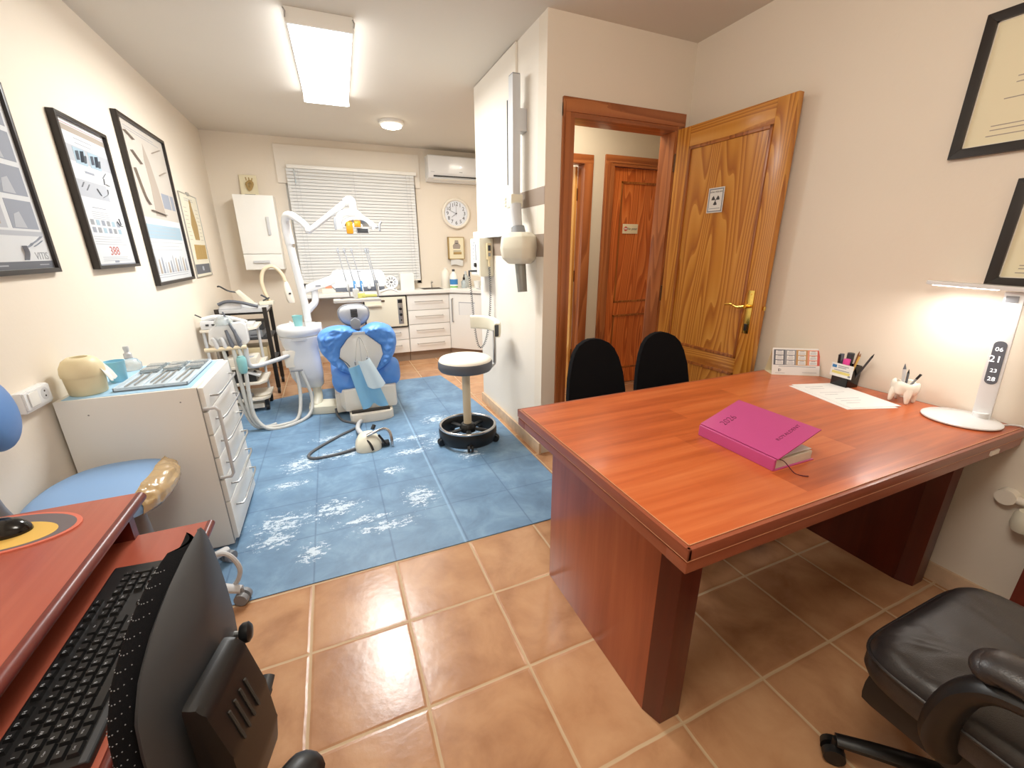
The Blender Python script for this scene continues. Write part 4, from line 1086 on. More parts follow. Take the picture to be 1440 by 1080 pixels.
# ------------------------------------------------------------------ white instrument drawer cabinet
CTX0, CTX1, CTY0, CTY1, CTZ = XL + .015, -.675, .745, 1.275, .795
ct = thing('instrument_cabinet', 'white drawer cabinet with instruments on top beside the blue chair', 'cabinet', ((CTX0 + CTX1) / 2, 1.0, 0))
m = MB('white'); m.box((CTX0, CTY0, 0.02), (CTX1 - .012, CTY1, CTZ), .003); m.box((CTX0 + .02, CTY0 + .02, 0), (CTX1 - .04, CTY1 - .02, .02))
m.mat('edge_grey'); m.cyl((CTX0 + .09, CTY0 - .0008, .73), (CTX0 + .09, CTY0 + .001, .73), .003); m.cyl((CTX1 - .075, CTY0 - .0008, .74), (CTX1 - .075, CTY0 + .001, .74), .003)
m.box((CTX1 - .012, CTY0 + .004, .02), (CTX1 - .009, CTY0 + .008, CTZ - .003)); m.build('body', ct)
zt = .79; hs = [.11, .11, .11, .11, .115, .20]
for k, h in enumerate(hs):
    m = MB('white'); m.box((CTX1 - .0115, CTY0 + .012, zt - h + .004), (CTX1 + .008, CTY1 - .004, zt - .002), .003)
    dr = m.build('drawer', ct)
    m = MB('steel'); x = CTX1 + .008; zc = zt - .035
    ya, yb = CTY0 + .09, CTY1 - .06
    m.tube([(x, ya, zc - .025), (x + .028, ya, zc - .025), (x + .034, ya + .04, zc - .025), (x + .034, yb - .04, zc - .025), (x + .028, yb, zc - .025), (x, yb, zc - .025)], .005, 8)
    m.build('handle', dr)
    zt -= h
m = MB('light_grey'); m.tube([(CTX1 - .002, CTY0 - .002, .70), (CTX1 + .04, CTY0 - .004, .70), (CTX1 + .05, CTY0 - .004, .685), (CTX1 + .05, CTY0 - .004, .385), (CTX1 + .04, CTY0 - .004, .37), (CTX1 - .002, CTY0 - .002, .37)], .007, 10); m.build('side_rail', ct)
# on top
m = MB('paper_blue'); m.box((CTX0 + .02, CTY0 + .012, CTZ), (CTX1 - .03, CTY1 - .02, CTZ + .0015)); tag(m.build('paper_liner', smooth=0), 'light blue paper liner covering the white drawer cabinet', 'paper')
tr = thing('instrument_tray', 'pale plastic tray of dental instruments on the white drawer cabinet', 'tray', (-.84, 1.02, CTZ + .0016))
TX0, TX1, TY0, TY1, TZ = -.975, -.725, .80, 1.22, CTZ + .0016
m = MB('tray_blue'); m.box((TX0, TY0, TZ), (TX1, TY1, TZ + .006), .002)
for a, b in (((TX0, TY0, TZ), (TX1, TY0 + .006, TZ + .016)), ((TX0, TY1 - .006, TZ), (TX1, TY1, TZ + .016)), ((TX0, TY0, TZ), (TX0 + .006, TY1, TZ + .016)), ((TX1 - .006, TY0, TZ), (TX1, TY1, TZ + .016))): m.box(a, b, .002)
for k in (1, 2): m.box((TX0 + k * .083 - .003, TY0, TZ), (TX0 + k * .083 + .003, TY1, TZ + .013), .002)
m.build('tray', tr)
def tool_th(name, label, pts, r, mt, grp='instruments in the tray'):
    m = MB(mt); m.tube(pts, r, 8, 4); tag(m.build(name), label, 'dental instrument', grp)
z0 = TZ + .011
tips = [('mirror_handle', 'steel instrument in the wall side channel of the tray', -.945), ('explorer', 'steel instrument beside it in the wall side channel', -.92), ('excavator', 'steel instrument in the middle channel of the tray, wall side', -.872), ('spatula', 'steel instrument in the middle of the tray', -.85), ('tweezers', 'steel instrument in the middle channel, drawer side', -.828), ('scaler', 'steel instrument in the drawer side channel of the tray', -.782), ('carver', 'steel instrument in the channel nearest the drawers', -.757)]
for k, (nm, lb, x) in enumerate(tips):
    y = .83 + .02 * (k % 3)
    tool_th(nm, lb, [(x, y, z0), (x, y + .06, z0), (x + .002, y + .12, z0), (x, y + .17, z0), (x + .006, y + .185, z0 + .004)], lambda t: .0045 - .0028 * abs(t - .45) * 2 * .6, 'steel')
for k in range(6):
    x = (-.935, -.85, -.765)[k % 3]; y = 1.06 + .075 * (k // 3)
    m = MB('clear'); m.box((x - .032, y, TZ + .006), (x + .032, y + .06, TZ + .024), .004)
    tag(m.build('dappen_box'), 'small clear plastic box at the far end of the instrument tray', 'box', 'clear boxes in the tray')
wb = V(-1.062, .84, CTZ)
wbn = thing('waste_bin', 'cream dome topped table waste bin on the white drawer cabinet', 'bin', wb)
m = MB('wax'); m.lathe([(0, .002), (.055, .002), (.058, .006), (.063, .075), (.063, .082), (0, .082)], wb + V(0, 0, 0), 40); m.build('body', wbn)
m = MB('wax')
m.lathe([(.066, .076), (.067, .09), (.064, .112), (.052, .136), (.036, .148), (.027, .148), (.024, .13), (0, .128)], wb, 40); lid = m.build('lid', wbn)
m = MB('gap'); m.lathe([(0, .1305), (.0235, .1305)], wb, 24); m.build('opening', lid)
m = MB('paper'); m.grid(lambda i, j: wb + V(.035 + .05 * j + .006 * mnoise.noise(V(i * 3, j * 3, 5)), -.02 + .06 * i, .128 - .06 * j * j - .02 * j + .008 * mnoise.noise(V(i * 4, j * 4, 1))), 12, 14, thick=.0015); tag(m.build('crumpled_tissue'), 'white tissue hanging out of the cream waste bin', 'tissue')
cp = V(-1.02, .99, CTZ + .0016)
m = MB('cup_blue'); m.lathe([(0, 0), (.028, 0), (.03, .004), (.036, .088), (.038, .09), (.035, .09), (.028, .006), (0, .005)], cp, 32); tag(m.build('plastic_cup', smooth=50), 'light blue plastic cup on the white drawer cabinet', 'cup')
bp = V(-1.045, 1.20, CTZ + .0016)
bt = thing('glass_bottle', 'small clear bottle with grey dropper top on the white drawer cabinet', 'bottle', bp)
m = MB('clear'); m.lathe([(0, 0), (.038, 0), (.042, .006), (.042, .03), (.03, .05), (.016, .056), (.014, .062), (0, .062)], bp, 28); m.build('body', bt)
m = MB('light_grey'); m.lathe([(0, .06), (.016, .06), (.016, .078), (.009, .086), (.012, .105), (.01, .114), (0, .115)], bp, 20); m.build('dropper', bt)

# ------------------------------------------------------------------ worn blue vinyl mat on the floor
m = MB('mat'); m.prism([(-1.1, .352), (1.0, .336), (1.015, 1.7), (.95, 2.6), (.885, 3.14), (-.34, 3.13), (-1.08, 2.86)], (V(0, 0, 0), XA, YA, ZA), 0.0005, .004)
tag(m.build('floor_mat', smooth=0), 'worn blue vinyl mat under the dental chair and stool', 'mat')

# ------------------------------------------------------------------ window wall: cover board, blind, wall units
B = back_basis(0, 0)
m = MB('wall_white'); m.rect(B, -.51, 2.205, 1.035, 2.425, .0, .02, .002); m.rect(B, -.51, 2.045, -.40, 2.21, .0, .02, .002); m.rect(B, .975, 2.06, 1.035, 2.21, .0, .02, .002)
struct(m.build('trim_6', smooth=0))
bl = thing('venetian_blind', 'white closed venetian blind in front of the window', 'blind', (.28, 4.27, 2.2))
m = MB('white'); m.box((-.405, 4.235, 2.19), (.985, 4.275, 2.225), .003); m.build('head_rail', bl)
ms = MB('slat')
def bx(z): return -.41 + (2.2 - z) * -.012, .985 - (2.2 - z) * .03
for k in range(36):
    z = 2.172 - k * .0333
    ms.box((-.415, 4.244, z - .0146), (.955, 4.2455, z + .0146), rot=Rx(-5))
ms.build('slats', bl, 0)
m = MB('white'); m.box((-.415, 4.238, .972), (.955, 4.258, .99), .003); m.build('bottom_rail', bl)
m = MB('light_grey')
for x in (-.34, -.3, .27, .86, .9): m.cyl((x, 4.236, .98), (x, 4.236, 2.19), .0016, seg=6)
m.build('cords', bl)
m = MB('clear'); m.tube([(-.335, 4.23, 2.18), (-.33, 4.225, 2.03)], .006); m.build('tilt_wand', bl)

wc = thing('wall_cabinet', 'white wall cabinet with a door and drawer in the far left corner', 'cabinet', (-.75, 4.18, 1.14))
m = MB('white'); m.box((-.93, 4.072, 1.145), (-.565, 4.309, 1.89), .002); m.build('body', wc)
m = MB('white'); m.box((-.928, 4.05, 1.31), (-.567, 4.07, 1.888), .002); dr = m.build('door', wc)
m = MB('light_grey'); m.box((-.66, 4.028, 1.5), (-.635, 4.05, 1.68), .004, rot=Ry(0)); m.build('handle', dr)
m = MB('white'); m.box((-.928, 4.05, 1.147), (-.567, 4.07, 1.305), .002); dr = m.build('drawer', wc)
m = MB('light_grey'); m.box((-.845, 4.028, 1.215), (-.69, 4.05, 1.24), .004); m.build('handle', dr)
m = MB('cream_paper'); B = (V(-.87, 4.25, 1.893), XA, V(0, .18, .98).normalized(), V(0, -.98, .18).normalized())
m.rect(B, 0, 0, .16, .215, -.012, 0, .001); m.mat('print_brown')
m.tube([B[0] + V(.06, -.003, .12), B[0] + V(.085, -.012, .06), B[0] + V(.12, -.003, .12), B[0] + V(.1, .008, .15), B[0] + V(.08, .006, .14), B[0] + V(.06, -.003, .12)], .013, 6, 4, flat=(.25, 1)); m.tube([B[0] + V(.09, .004, .08), B[0] + V(.095, .015, .14)], .014, 6, flat=(.25, 1))
for a, b in (((.065, .16), (.06, .19)), ((.09, .15), (.09, .19)), ((.11, .15), (.12, .185))): m.tube([B[0] + B[1] * a[0] + B[2] * a[1], B[0] + B[1] * b[0] + B[2] * b[1]], .005, 6)
m.mat('print_dark'); m.rect(B, .03, .015, .13, .02, 0, .001)
tag(m.build('heart_picture', smooth=0), 'small cream heart picture standing on the white wall cabinet', 'picture')

ac = thing('air_conditioner', 'white split air conditioner high on the window wall', 'air conditioner', (1.5, 4.2, 2.14))
m = MB('gloss_white')
m.prism([(0, .275), (.0, .0), (-.06, .0), (-.17, .03), (-.2, .08), (-.2, .262), (-.185, .275)], (V(1.11, 4.309, 2.135), YA, ZA, XA), 0, .80, .008); m.build('body', ac, 30)
m = MB('black'); m.box((1.17, 4.118, 2.178), (1.86, 4.135, 2.192)); m.build('air_slot', ac)
m = MB('white'); m.box((1.17, 4.125, 2.15), (1.86, 4.165, 2.158), .003, rot=Rx(-14)); m.build('louvre', ac)
m = MB('mid_grey'); m.rect((V(0, 4.109, 0), XA, ZA, -YA), 1.485, 2.232, 1.525, 2.238, 0, .001); m.rect((V(0, 4.109, 0), XA, ZA, -YA), 1.135, 2.225, 1.18, 2.228, 0, .001)
m.mat('lcd'); m.cyl((1.505, 4.1095, 2.29), (1.505, 4.108, 2.29), .008); m.build('badge', ac, 0)

ck = thing('wall_clock', 'round white wall clock with black numerals on the window wall', 'clock', (1.475, 4.3, 1.785))
cq = V(1.475, 4.31, 1.785); rq = Rx(90)
m = MB('warm_white'); m.lathe([(0, 0), (.175, 0), (.185, .012), (.183, .03), (.172, .04), (.158, .036), (.15, .022)], cq, 48, rot=rq); m.build('rim', ck, 60)
CKB = (cq + V(0, -.02, 0), XA, ZA, -YA)
m = MB('clock_face'); m.lathe([(0, .0205), (.152, .0205)], cq, 48, rot=rq)
m.mat('black')
for k in range(1, 13):
    a = R(90 - 30 * k); m.text(str(k), CKB, .112 * math.cos(a), .112 * math.sin(a), .062, .001)
for k in range(60):
    a = 2 * PI * k / 60; u, v = .146 * math.cos(a), .146 * math.sin(a); m.rect(CKB, u - .0012, v - .0012, u + .0012, v + .0012, .0006, .001)
m.build('face', ck, 0)
m = MB('black')
for ang, L, w in ((R(90 - 30 * 7.82), .075, .005), (R(90 - 6 * 49.2), .115, .004)):
    d = XA * math.cos(ang) + ZA * math.sin(ang); c = cq + V(0, -.023, 0)
    m.tube([c - d * .015, c + d * L], w, 6, flat=(.3, 1))
m.mat('mid_grey'); m.tube([cq + V(0, -.0245, -.03), cq + V(.0, -.0245, .11)], .0012, 5); m.mat('black'); m.cyl(cq + V(0, -.02, 0), cq + V(0, -.028, 0), .007); m.build('hands', ck)

pt = thing('towel_dispenser', 'cream framed paper towel dispenser below the wall clock', 'dispenser', (1.45, 4.26, 1.2))
B = back_basis(1.345, 1.225)
m = MB('cream_paper'); m.rect(B, .006, .006, .204, .27, 0, .06, .004); m.mat('print_brown')
for a in ((0, 0, .008, .276), (.202, 0, .21, .276), (0, 0, .21, .008), (0, .268, .21, .276)): m.rect(B, *a, .0, .065, .002)
m.mat('print_tan'); m.prism([(.06, .13), (.15, .13), (.16, .17), (.135, .2), (.13, .235), (.085, .235), (.08, .2), (.055, .17)], B, .06, .0615); m.mat('print_dark'); m.rect(B, .09, .192, .125, .2, .06, .063); m.rect(B, .06, .1, .16, .106, .06, .0625)
m.mat('print_brown'); m.rect(B, .06, .06, .17, .09, .06, .062); m.build('case', pt, 20)
m = MB('paper'); m.grid(lambda i, j: B[0] + V(.03 + .16 * i, -.035 - .012 * math.sin(i * PI) + .02 * j, .0 - .075 * j + .01 * math.sin(i * 5)), 14, 6, thick=.012); m.build('paper_towel', pt)

# base units: run of cabinets under one worktop
wt = MB('white')
wt.prism([(-.40, 4.308), (-.40, 3.885), (1.235, 3.885), (1.565, 3.575), (2.195, 3.575), (2.195, 4.308)], (V(0, 0, 0), XA, YA, ZA), .835, .872, .003)
wt.mat('edge_grey'); wt.prism([(-.398, 4.306), (-.398, 3.8865), (1.2355, 3.8865), (1.565, 3.577), (2.19, 3.577), (2.19, 4.306)], (V(0, 0, 0), XA, YA, ZA), .828, .8355)
tag(wt.build('worktop'), 'long white worktop along the window wall turning at the corner', 'worktop')
m = MB('white'); m.box((-.395, 3.9, 0), (-.375, 4.3, .828), .002); tag(m.build('worktop_support'), 'white end panel carrying the left end of the worktop', 'panel')
def front_box(name, label, x0, x1, cat='cabinet'):
    t = thing(name, label, cat, ((x0 + x1) / 2, 4.1, 0)); m = MB('white'); m.box((x0, 3.93, .12), (x1, 4.3, .827), .002); m.mat('kick'); m.box((x0, 3.96, 0), (x1, 4.3, .12)); m.build('body', t); return t
def drawer(t, x0, x1, z0, z1, hw):
    m = MB('white'); m.box((x0 + .003, 3.91, z0 + .003), (x1 - .003, 3.9295, z1 - .003), .002); d = m.build('drawer', t)
    xc = (x0 + x1) / 2; zc = (z0 + z1) / 2 + .015; m = MB('steel')
    m.tube([(xc - hw, 3.91, zc), (xc - hw, 3.88, zc), (xc + hw, 3.88, zc), (xc + hw, 3.91, zc)], .0055, 8); m.build('handle', d)
du = front_box('drawer_unit', 'white four drawer base unit beside the sterilizer', .705, 1.228)
for z0, z1 in ((.635, .82), (.462, .635), (.29, .462), (.12, .29)): drawer(du, .705, 1.228, z0, z1, .17)
# corner unit at 45 degrees
e = V(.33, -.31, 0).normalized(); nrm = V(-.31, -.33, 0).normalized()
cu_ = thing('corner_cabinet', 'white corner base cabinet with one door and a sheet on it', 'cabinet', (1.5, 3.9, 0))
m = MB('white'); m.prism([(1.235, 4.3), (1.235, 3.935), (1.59, 3.602), (2.19, 3.602), (2.19, 4.3)], (V(0, 0, 0), XA, YA, ZA), .12, .827); m.mat('kick'); m.prism([(1.235, 4.3), (1.235, 3.965), (1.60, 3.63), (2.19, 3.63), (2.19, 4.3)], (V(0, 0, 0), XA, YA, ZA), 0, .12); m.build('body', cu_, 0)
CB_ = (V(1.237, 3.93, 0), e, ZA, nrm)
m = MB('white'); m.rect(CB_, .006, .125, .452, .822, -.003, .017, .002); dr = m.build('door', cu_)
m = MB('steel'); o = CB_[0]; m.tube([o + e * .055 + ZA * .76 + nrm * .017, o + e * .055 + ZA * .76 + nrm * .045, o + e * .055 + ZA * .47 + nrm * .045, o + e * .055 + ZA * .47 + nrm * .017], .007, 8); m.build('handle', dr)
m = MB('paper'); m.rect(CB_, .14, .56, .36, .72, .017, .0185); m.mat('print_light'); m.rect(CB_, .14, .71, .36, .72, .018, .019); m.rect(CB_, .14, .56, .145, .72, .018, .019); m.build('sheet', dr, 0)
# sterilizer and the drawers under it
un = front_box('sterilizer_cabinet', 'white base unit with two drawers below the built in sterilizer', .2, .7)
m = MB('black'); m.box((.2, 3.9, .445), (.7, 3.9295, .825)); un_g = m.build('recess', un)
for z0, z1 in ((.285, .44), (.12, .285)): drawer(un, .2, .7, z0, z1, .15)
st = thing('sterilizer', 'cream built in sterilizer with two black knobs under the worktop', 'sterilizer', (.45, 3.9, .46))
m = MB('ivory'); m.box((.215, 3.872, .46), (.685, 3.899, .812), .006); m.build('front_door', st)
m = MB('steel'); m.rect((V(0, 3.872, 0), XA, ZA, -YA), .585, .49, .645, .79, 0, .003, .002); pn = m.build('control_panel', st)
m = MB('black'); 
m.box((.59, 3.862, .74), (.64, 3.87, .78), .002); m.build('display', pn)
for z in (.67, .6):
    m = MB('black'); m.cyl((.615, 3.87, z), (.615, 3.852, z), .018, .016, 20); m.build('knob', pn)
m = MB('black'); m.cyl((.615, 3.87, .535), (.615, 3.86, .535), .008); m.build('switch', pn)
m = MB('hinge_brown'); m.box((.4, 3.86, .765), (.44, 3.873, .78), .003); m.build('badge', st)
m = MB('ivory'); m.box((.23, 3.835, .715), (.40, 3.872, .735), .006); m.build('handle', st)

# on the worktop
ZW = .8725
fan = thing('round_timer', 'round pale device with a slotted dial on the worktop', 'device', (.56, 4.02, ZW))
m = MB('gloss_white'); rr = Rx(70); c = V(.555, 4.03, ZW + .1)
m.lathe([(0, -.05), (.07, -.05), (.085, -.02), (.088, .0), (.08, .012), (.072, .008), (0, .006)], c, 36, rot=rr); fb = m.build('body', fan, 50)
m = MB('mid_grey')
for k in range(10):
    a = 2 * PI * k / 10; d = rr @ V(math.cos(a), math.sin(a), 0); d2 = rr @ V(0, 0, 1); m.tube([c + d * .032 + d2 * .008, c + d * .058 + d2 * .009], .006, 6)
m.mat('dark_grey'); m.sph(c + rr @ V(0, 0, .01), (.016, .016, .008)); m.build('dial', fan)
m = MB('dark_grey'); m.lathe([(0, 0), (.06, 0), (.07, .012), (.03, .03), (0, .03)], (.555, 4.04, ZW), 24); m.build('foot', fan)
bxw = thing('white_box', 'plain white box standing on the worktop right of the round device', 'box', (.74, 4.08, ZW)); m = MB('white'); m.box((.665, 4.02, ZW), (.83, 4.14, ZW + .2), .004); m.build('body', bxw)
pbk = thing('small_tray', 'small white dish with a grey spatula on the worktop', 'dish', (.47, 3.95, ZW)); m = MB('white'); m.box((.40, 3.9, ZW), (.6, 3.96, ZW + .03), .006); m.build('dish', pbk); m = MB('mid_grey'); m.tube([(.42, 3.93, ZW + .034), (.5, 3.91, ZW + .034), (.58, 3.895, ZW + .034)], .005); m.build('spatula', pbk)
for nm, lb, x0, x1, y0_, y1_, h, mt in (('white_case', 'low white case on the left end of the worktop', -.22, -.02, 4.02, 4.16, .05, 'warm_white'), ('grey_case', 'low grey case in front of the blind on the worktop', .0, .16, 4.05, 4.2, .035, 'light_grey')):
    m = MB(mt); m.box((x0, y0_, ZW), (x1, y1_, ZW + h), .006); tag(m.build(nm), lb, 'case')
ob = MB('cal_salmon'); ob.box((-.18, 4.06, ZW + .0505), (-.06, 4.14, ZW + .075), .003); tag(ob.build('salmon_box'), 'flat orange-brown box on top of the low white case', 'box')
sk_ = thing('hand_basin', 'small inset basin with a chrome tap in the worktop', 'basin', (1.08, 4.12, ZW))
m = MB('steel'); m.box((.93, 3.98, ZW - .001), (1.19, 4.22, ZW + .003), .001); m.mat('gap'); m.box((.945, 3.995, ZW + .001), (1.175, 4.205, ZW + .0036)); m.build('bowl', sk_)
m = MB('chrome'); m.tube([(1.09, 4.24, ZW), (1.09, 4.24, ZW + .07), (1.085, 4.2, ZW + .085), (1.08, 4.14, ZW + .075)], .008, 10, 4); m.build('tap', sk_)
def bottle(name, label, x, y, prof, mt, capm, capprof, lab=None):
    t = thing(name, label, 'bottle', (x, y, ZW), 0, 'bottles by the basin'); m = MB(mt); m.lathe(prof, (x, y, ZW), 24); m.build('body', t, 50)
    m = MB(capm); m.lathe(capprof, (x, y, ZW), 16); m.build('cap', t)
    if lab: m = MB(lab[0]); m.lathe([(lab[1], lab[2]), (lab[1], lab[3])], (x, y, ZW), 24); m.build('label', t)
bottle('cleaner_bottle', 'tall white bottle with a blue label beside the basin', 1.33, 4.02, [(0, 0), (.048, 0), (.05, .01), (.05, .15), (.03, .19), (.016, .205), (.016, .215), (0, .215)], 'white', 'dark_grey', [(0, .21), (.018, .21), (.018, .235), (0, .237)], ('label_blue', .0506, .05, .115))
m = MB('green'); m.lathe([(.0508, .012), (.0508, .03)], (1.33, 4.02, ZW), 24); m.build('green_stripe', bpy.data.objects['cleaner_bottle'])
bottle('dropper_bottle', 'small clear bottle with a black pump next to the blue labelled one', 1.46, 4.0, [(0, 0), (.036, 0), (.038, .01), (.038, .08), (.02, .1), (.012, .105), (0, .105)], 'clear', 'black', [(0, .1), (.014, .1), (.014, .13), (.006, .135), (.006, .17), (0, .17)])
bottle('spray_bottle', 'frosted bottle at the back behind the dropper bottle', 1.52, 4.12, [(0, 0), (.04, 0), (.042, .01), (.042, .12), (.02, .16), (.014, .17), (0, .17)], 'clear', 'light_grey', [(0, .165), (.016, .165), (.016, .2), (0, .205)])
bottle('wash_bottle', 'plain white jug left of the blue labelled bottle', 1.262, 4.16, [(0, 0), (.055, 0), (.06, .01), (.06, .16), (.04, .21), (.018, .235), (0, .235)], 'warm_white', 'white', [(0, .23), (.02, .23), (.02, .25), (0, .25)])
m = MB('paper'); m.lathe([(0, 0), (.036, 0), (.045, .09), (.042, .09), (.034, .004), (0, .004)], (1.62, 3.95, ZW), 20); tag(m.build('paper_cup'), 'white paper cup on the corner of the worktop', 'cup')
m = MB('light_grey'); m.box((1.56, 3.66, ZW), (1.84, 3.82, ZW + .012), .004); tag(m.build('steel_tray'), 'flat grey tray on the right end of the worktop', 'tray')
for k, (x, y, lb) in enumerate(((1.66, 3.76, 'left clear jar on the grey tray'), (1.75, 3.78, 'right clear jar on the grey tray'))):
    m = MB('clear'); m.lathe([(0, 0), (.04, 0), (.042, .05), (.03, .065), (0, .065)], (x, y, ZW + .012), 20); tag(m.build('glass_jar', smooth=50), lb + ' at the end of the worktop', 'jar', 'jars on the grey tray')

# ------------------------------------------------------------------ x-ray: wall panel, control box, arm
wp = thing('wall_panel', 'tall white panel with a lip below hung on the middle wall', 'panel', (1.05, 2.0, 1.43))
m = MB('wall_white'); m.box((1.05, 1.40, 1.46), (1.0645, 2.185, 2.495), .003); m.build('board', wp)
m = MB('gloss_white'); m.box((1.015, 1.40, 1.425), (1.0635, 2.20, 1.478), .008); m.build('lip', wp)
xc_ = thing('xray_control', 'ivory x-ray control box with knobs on the middle wall', 'control box', (1.0, 1.98, 1.2))
m = MB('ivory'); m.box((.955, 1.865, 1.14), (1.0635, 2.09, 1.422), .006); m.build('case', xc_)
XB = (V(.955, 2.09, 1.14), -YA, ZA, -XA)
m = MB('white'); m.rect(XB, .012, .012, .213, .27, 0, .004, .002); fp = m.build('front_panel', xc_)
m = MB('mid_grey')
for k in range(7): m.cyl(XB[0] + V(-.004, -.04, .12 + k * .02), XB[0] + V(-.006, -.04, .12 + k * .02), .005)
for k in range(5): m.cyl(XB[0] + V(-.004, -.085, .13 + k * .025), XB[0] + V(-.006, -.085, .13 + k * .025), .008)
m.rect(XB, .13, .12, .15, .24, .004, .006); m.mat('print_dark'); m.rect(XB, .1, .245, .12, .252, .004, .006); m.build('buttons', fp, 0)
m = MB('black'); m.cyl(XB[0] + V(-.004, -.14, .085), XB[0] + V(-.02, -.14, .085), .017, .015); m.build('knob', fp)
m = MB('dark_grey'); m.tube([XB[0] + V(-.004, -.15, .04), XB[0] + V(-.045, -.15, .04), XB[0] + V(-.06, -.13, .04), XB[0] + V(-.06, -.13, .0)], .008, 8); m.build('plug', fp)
hs_ = thing('xray_handset', 'beige x-ray hand switch with a coiled cord on the control box', 'hand switch', (1.02, 1.86, 1.3))
m = MB('beige'); m.box((1.005, 1.838, 1.265), (1.04, 1.864, 1.385), .006); m.tube([(1.022, 1.85, 1.27), (1.023, 1.85, 1.235), (1.025, 1.85, 1.215)], .009); m.build('handle', hs_)
m = MB('dark_grey'); m.box((1.012, 1.834, 1.33), (1.033, 1.839, 1.37), .002); m.mat('mid_grey'); m.box((1.014, 1.834, 1.29), (1.031, 1.839, 1.315), .002); m.build('buttons', hs_)
# coiled cord: down, loop, back up to the plug
path = catmull([(1.025, 1.85, 1.22), (1.03, 1.85, 1.0), (1.02, 1.87, .78), (1.0, 1.9, .63), (.97, 1.93, .565), (.94, 1.94, .60), (.92, 1.95, .75), (.905, 1.955, 1.0), (.895, 1.96, 1.145)], 40)
coil = []; Lc = 0
for i, p in enumerate(path):
    if i: Lc += (p - path[i - 1]).length
    a = Lc * 2 * PI / .014; coil.append(p + V(math.cos(a), math.sin(a), 0) * .0075) if True else None
m = MB('hose_dark')
dense = catmull(path, 3)
pts = []; Lc = 0
for i, p in enumerate(dense):
    if i: Lc += (p - dense[i - 1]).length
    a = Lc * 2 * PI / .016; pts.append(p + V(math.cos(a), math.sin(a), math.sin(a) * .2) * .0075)
m.tube(pts, .0026, 5); m.build('coiled_cord', hs_)

xr = thing('xray_machine', 'hanging dental x-ray arm with a cream tube head on the middle wall', 'x-ray machine', (.985, 1.3, 1.4))
m = MB('light_grey'); m.box((.972, 1.262, 1.655), (1.022, 1.325, 2.285), .006, 2); m.mat('mid_grey'); m.box((.974, 1.264, 2.283), (1.02, 1.323, 2.29), .002); m.build('column', xr)
m = MB('light_grey'); m.box((.975, 1.325, 1.70), (1.01, 1.345, 2.18), .005); m.mat('gap'); m.box((.973, 1.345, 1.72), (1.01, 1.352, 2.175)); m.build('lower_arm', xr)
m = MB('light_grey'); m.box((.99, 1.26, 2.0), (1.064, 1.34, 2.12), .01); m.build('wall_bracket', xr)
m = MB('ivory'); m.box((.955, 1.25, 1.585), (1.035, 1.345, 1.66), .012); 
for z in (1.6, 1.62, 1.64): m.box((.95, 1.33, z - .006), (.98, 1.375, z + .006), .004)
m.build('elbow', xr)
m = MB('light_grey'); m.cyl((.985, 1.255, 1.6), (.985, 1.22, 1.46), .036, .03, 20); m.build('swivel', xr)
m = MB('mid_grey'); m.cyl((.985, 1.215, 1.47), (.985, 1.205, 1.43), .04, .045); m.build('collar', xr)
m = MB('ivory'); hc = V(.978, 1.175, 1.345)
def hd8(r, h, z): return [(r, -h), (r, h), (h, r), (-h, r), (-r, h), (-r, -h), (-h, -r), (h, -r)]
bm = bmesh.new(); rings = []
for z, r in ((.092, .055), (.066, .088), (.0, .094), (-.058, .086), (-.092, .055)):
    rings.append([bm.verts.new(hc + Rz(38) @ V(x * (1.0), y * 1.12, z)) for x, y in hd8(r, r * .62, 0)])
for a, b in zip(rings, rings[1:]):
    for k in range(8): bm.faces.new((a[k], a[(k + 1) % 8], b[(k + 1) % 8], b[k]))
bm.faces.new(rings[0]); bm.faces.new(rings[-1]); bmesh.ops.recalc_face_normals(bm, faces=bm.faces)
bmesh.ops.bevel(bm, geom=bm.edges[:], offset=.003, segments=1, profile=.7, affect='EDGES')
m._add(bm); th_ = m.build('tube_head', xr, 30)
m = MB('cone'); m.cyl(hc + V(.0, -.01, -.085), hc + V(.005, -.035, -.26), .034, .030, 24); m.build('cone', th_)

# ------------------------------------------------------------------ work stool with ring base and torso arm
sc = V(.675, 1.42, 0)
ws = thing('dental_stool', 'round cream topped stool with black ring base on the blue mat', 'stool', sc)
m = MB('warm_white'); m.lathe([(0, .635), (.15, .634), (.172, .628), (.18, .618), (.183, .612)], sc, 48); m.build('seat_top', ws, 60)
m = MB('slate'); m.lathe([(.183, .612), (.188, .60), (.188, .56), (.178, .545), (0, .54)], sc, 48); m.build('seat_rim', ws, 60)
m = MB('hose_cream'); m.cyl(sc + V(0, 0, .12), sc + V(0, 0, .54), .029, .028, 24); m.build('column', ws)
m = MB('black'); m.lathe([(0, .08), (.06, .08), (.06, .11), (.045, .135), (.03, .14), (0, .14)], sc, 28); m.build('hub', ws)
m = MB('black')
m.lathe([(.186, .03), (.2, .025), (.207, .035), (.21, .10), (.203, .116), (.19, .118), (.184, .108), (.186, .03)], sc, 64)
m.build('base_ring', ws, 50)
m = MB('chrome'); m.tube([sc + V(.197 * math.cos(2 * PI * k / 60), .197 * math.sin(2 * PI * k / 60), .128) for k in range(60)], .0105, 10, closed=True); m.build('foot_ring', ws)
for k in range(5):
    a = 2 * PI * k / 5 + R(-103); d = V(math.cos(a), math.sin(a), 0); w_ = V(-d.y, d.x, 0)
    m = MB('black'); m.tube([sc + d * .05 + V(0, 0, .095), sc + d * .19 + V(0, 0, .08)], .016, 10, flat=(.7, 1.2)); sp = m.build('spoke', ws)
    m = MB('black'); q = sc + d * .205 + V(0, 0, .031)
    for s_ in (-1, 1): m.cyl(q + w_ * .004 * s_, q + w_ * .02 * s_, .027, .025, 18)
    m.cyl(q, q + V(0, 0, .04), .008); m.build('caster', sp)
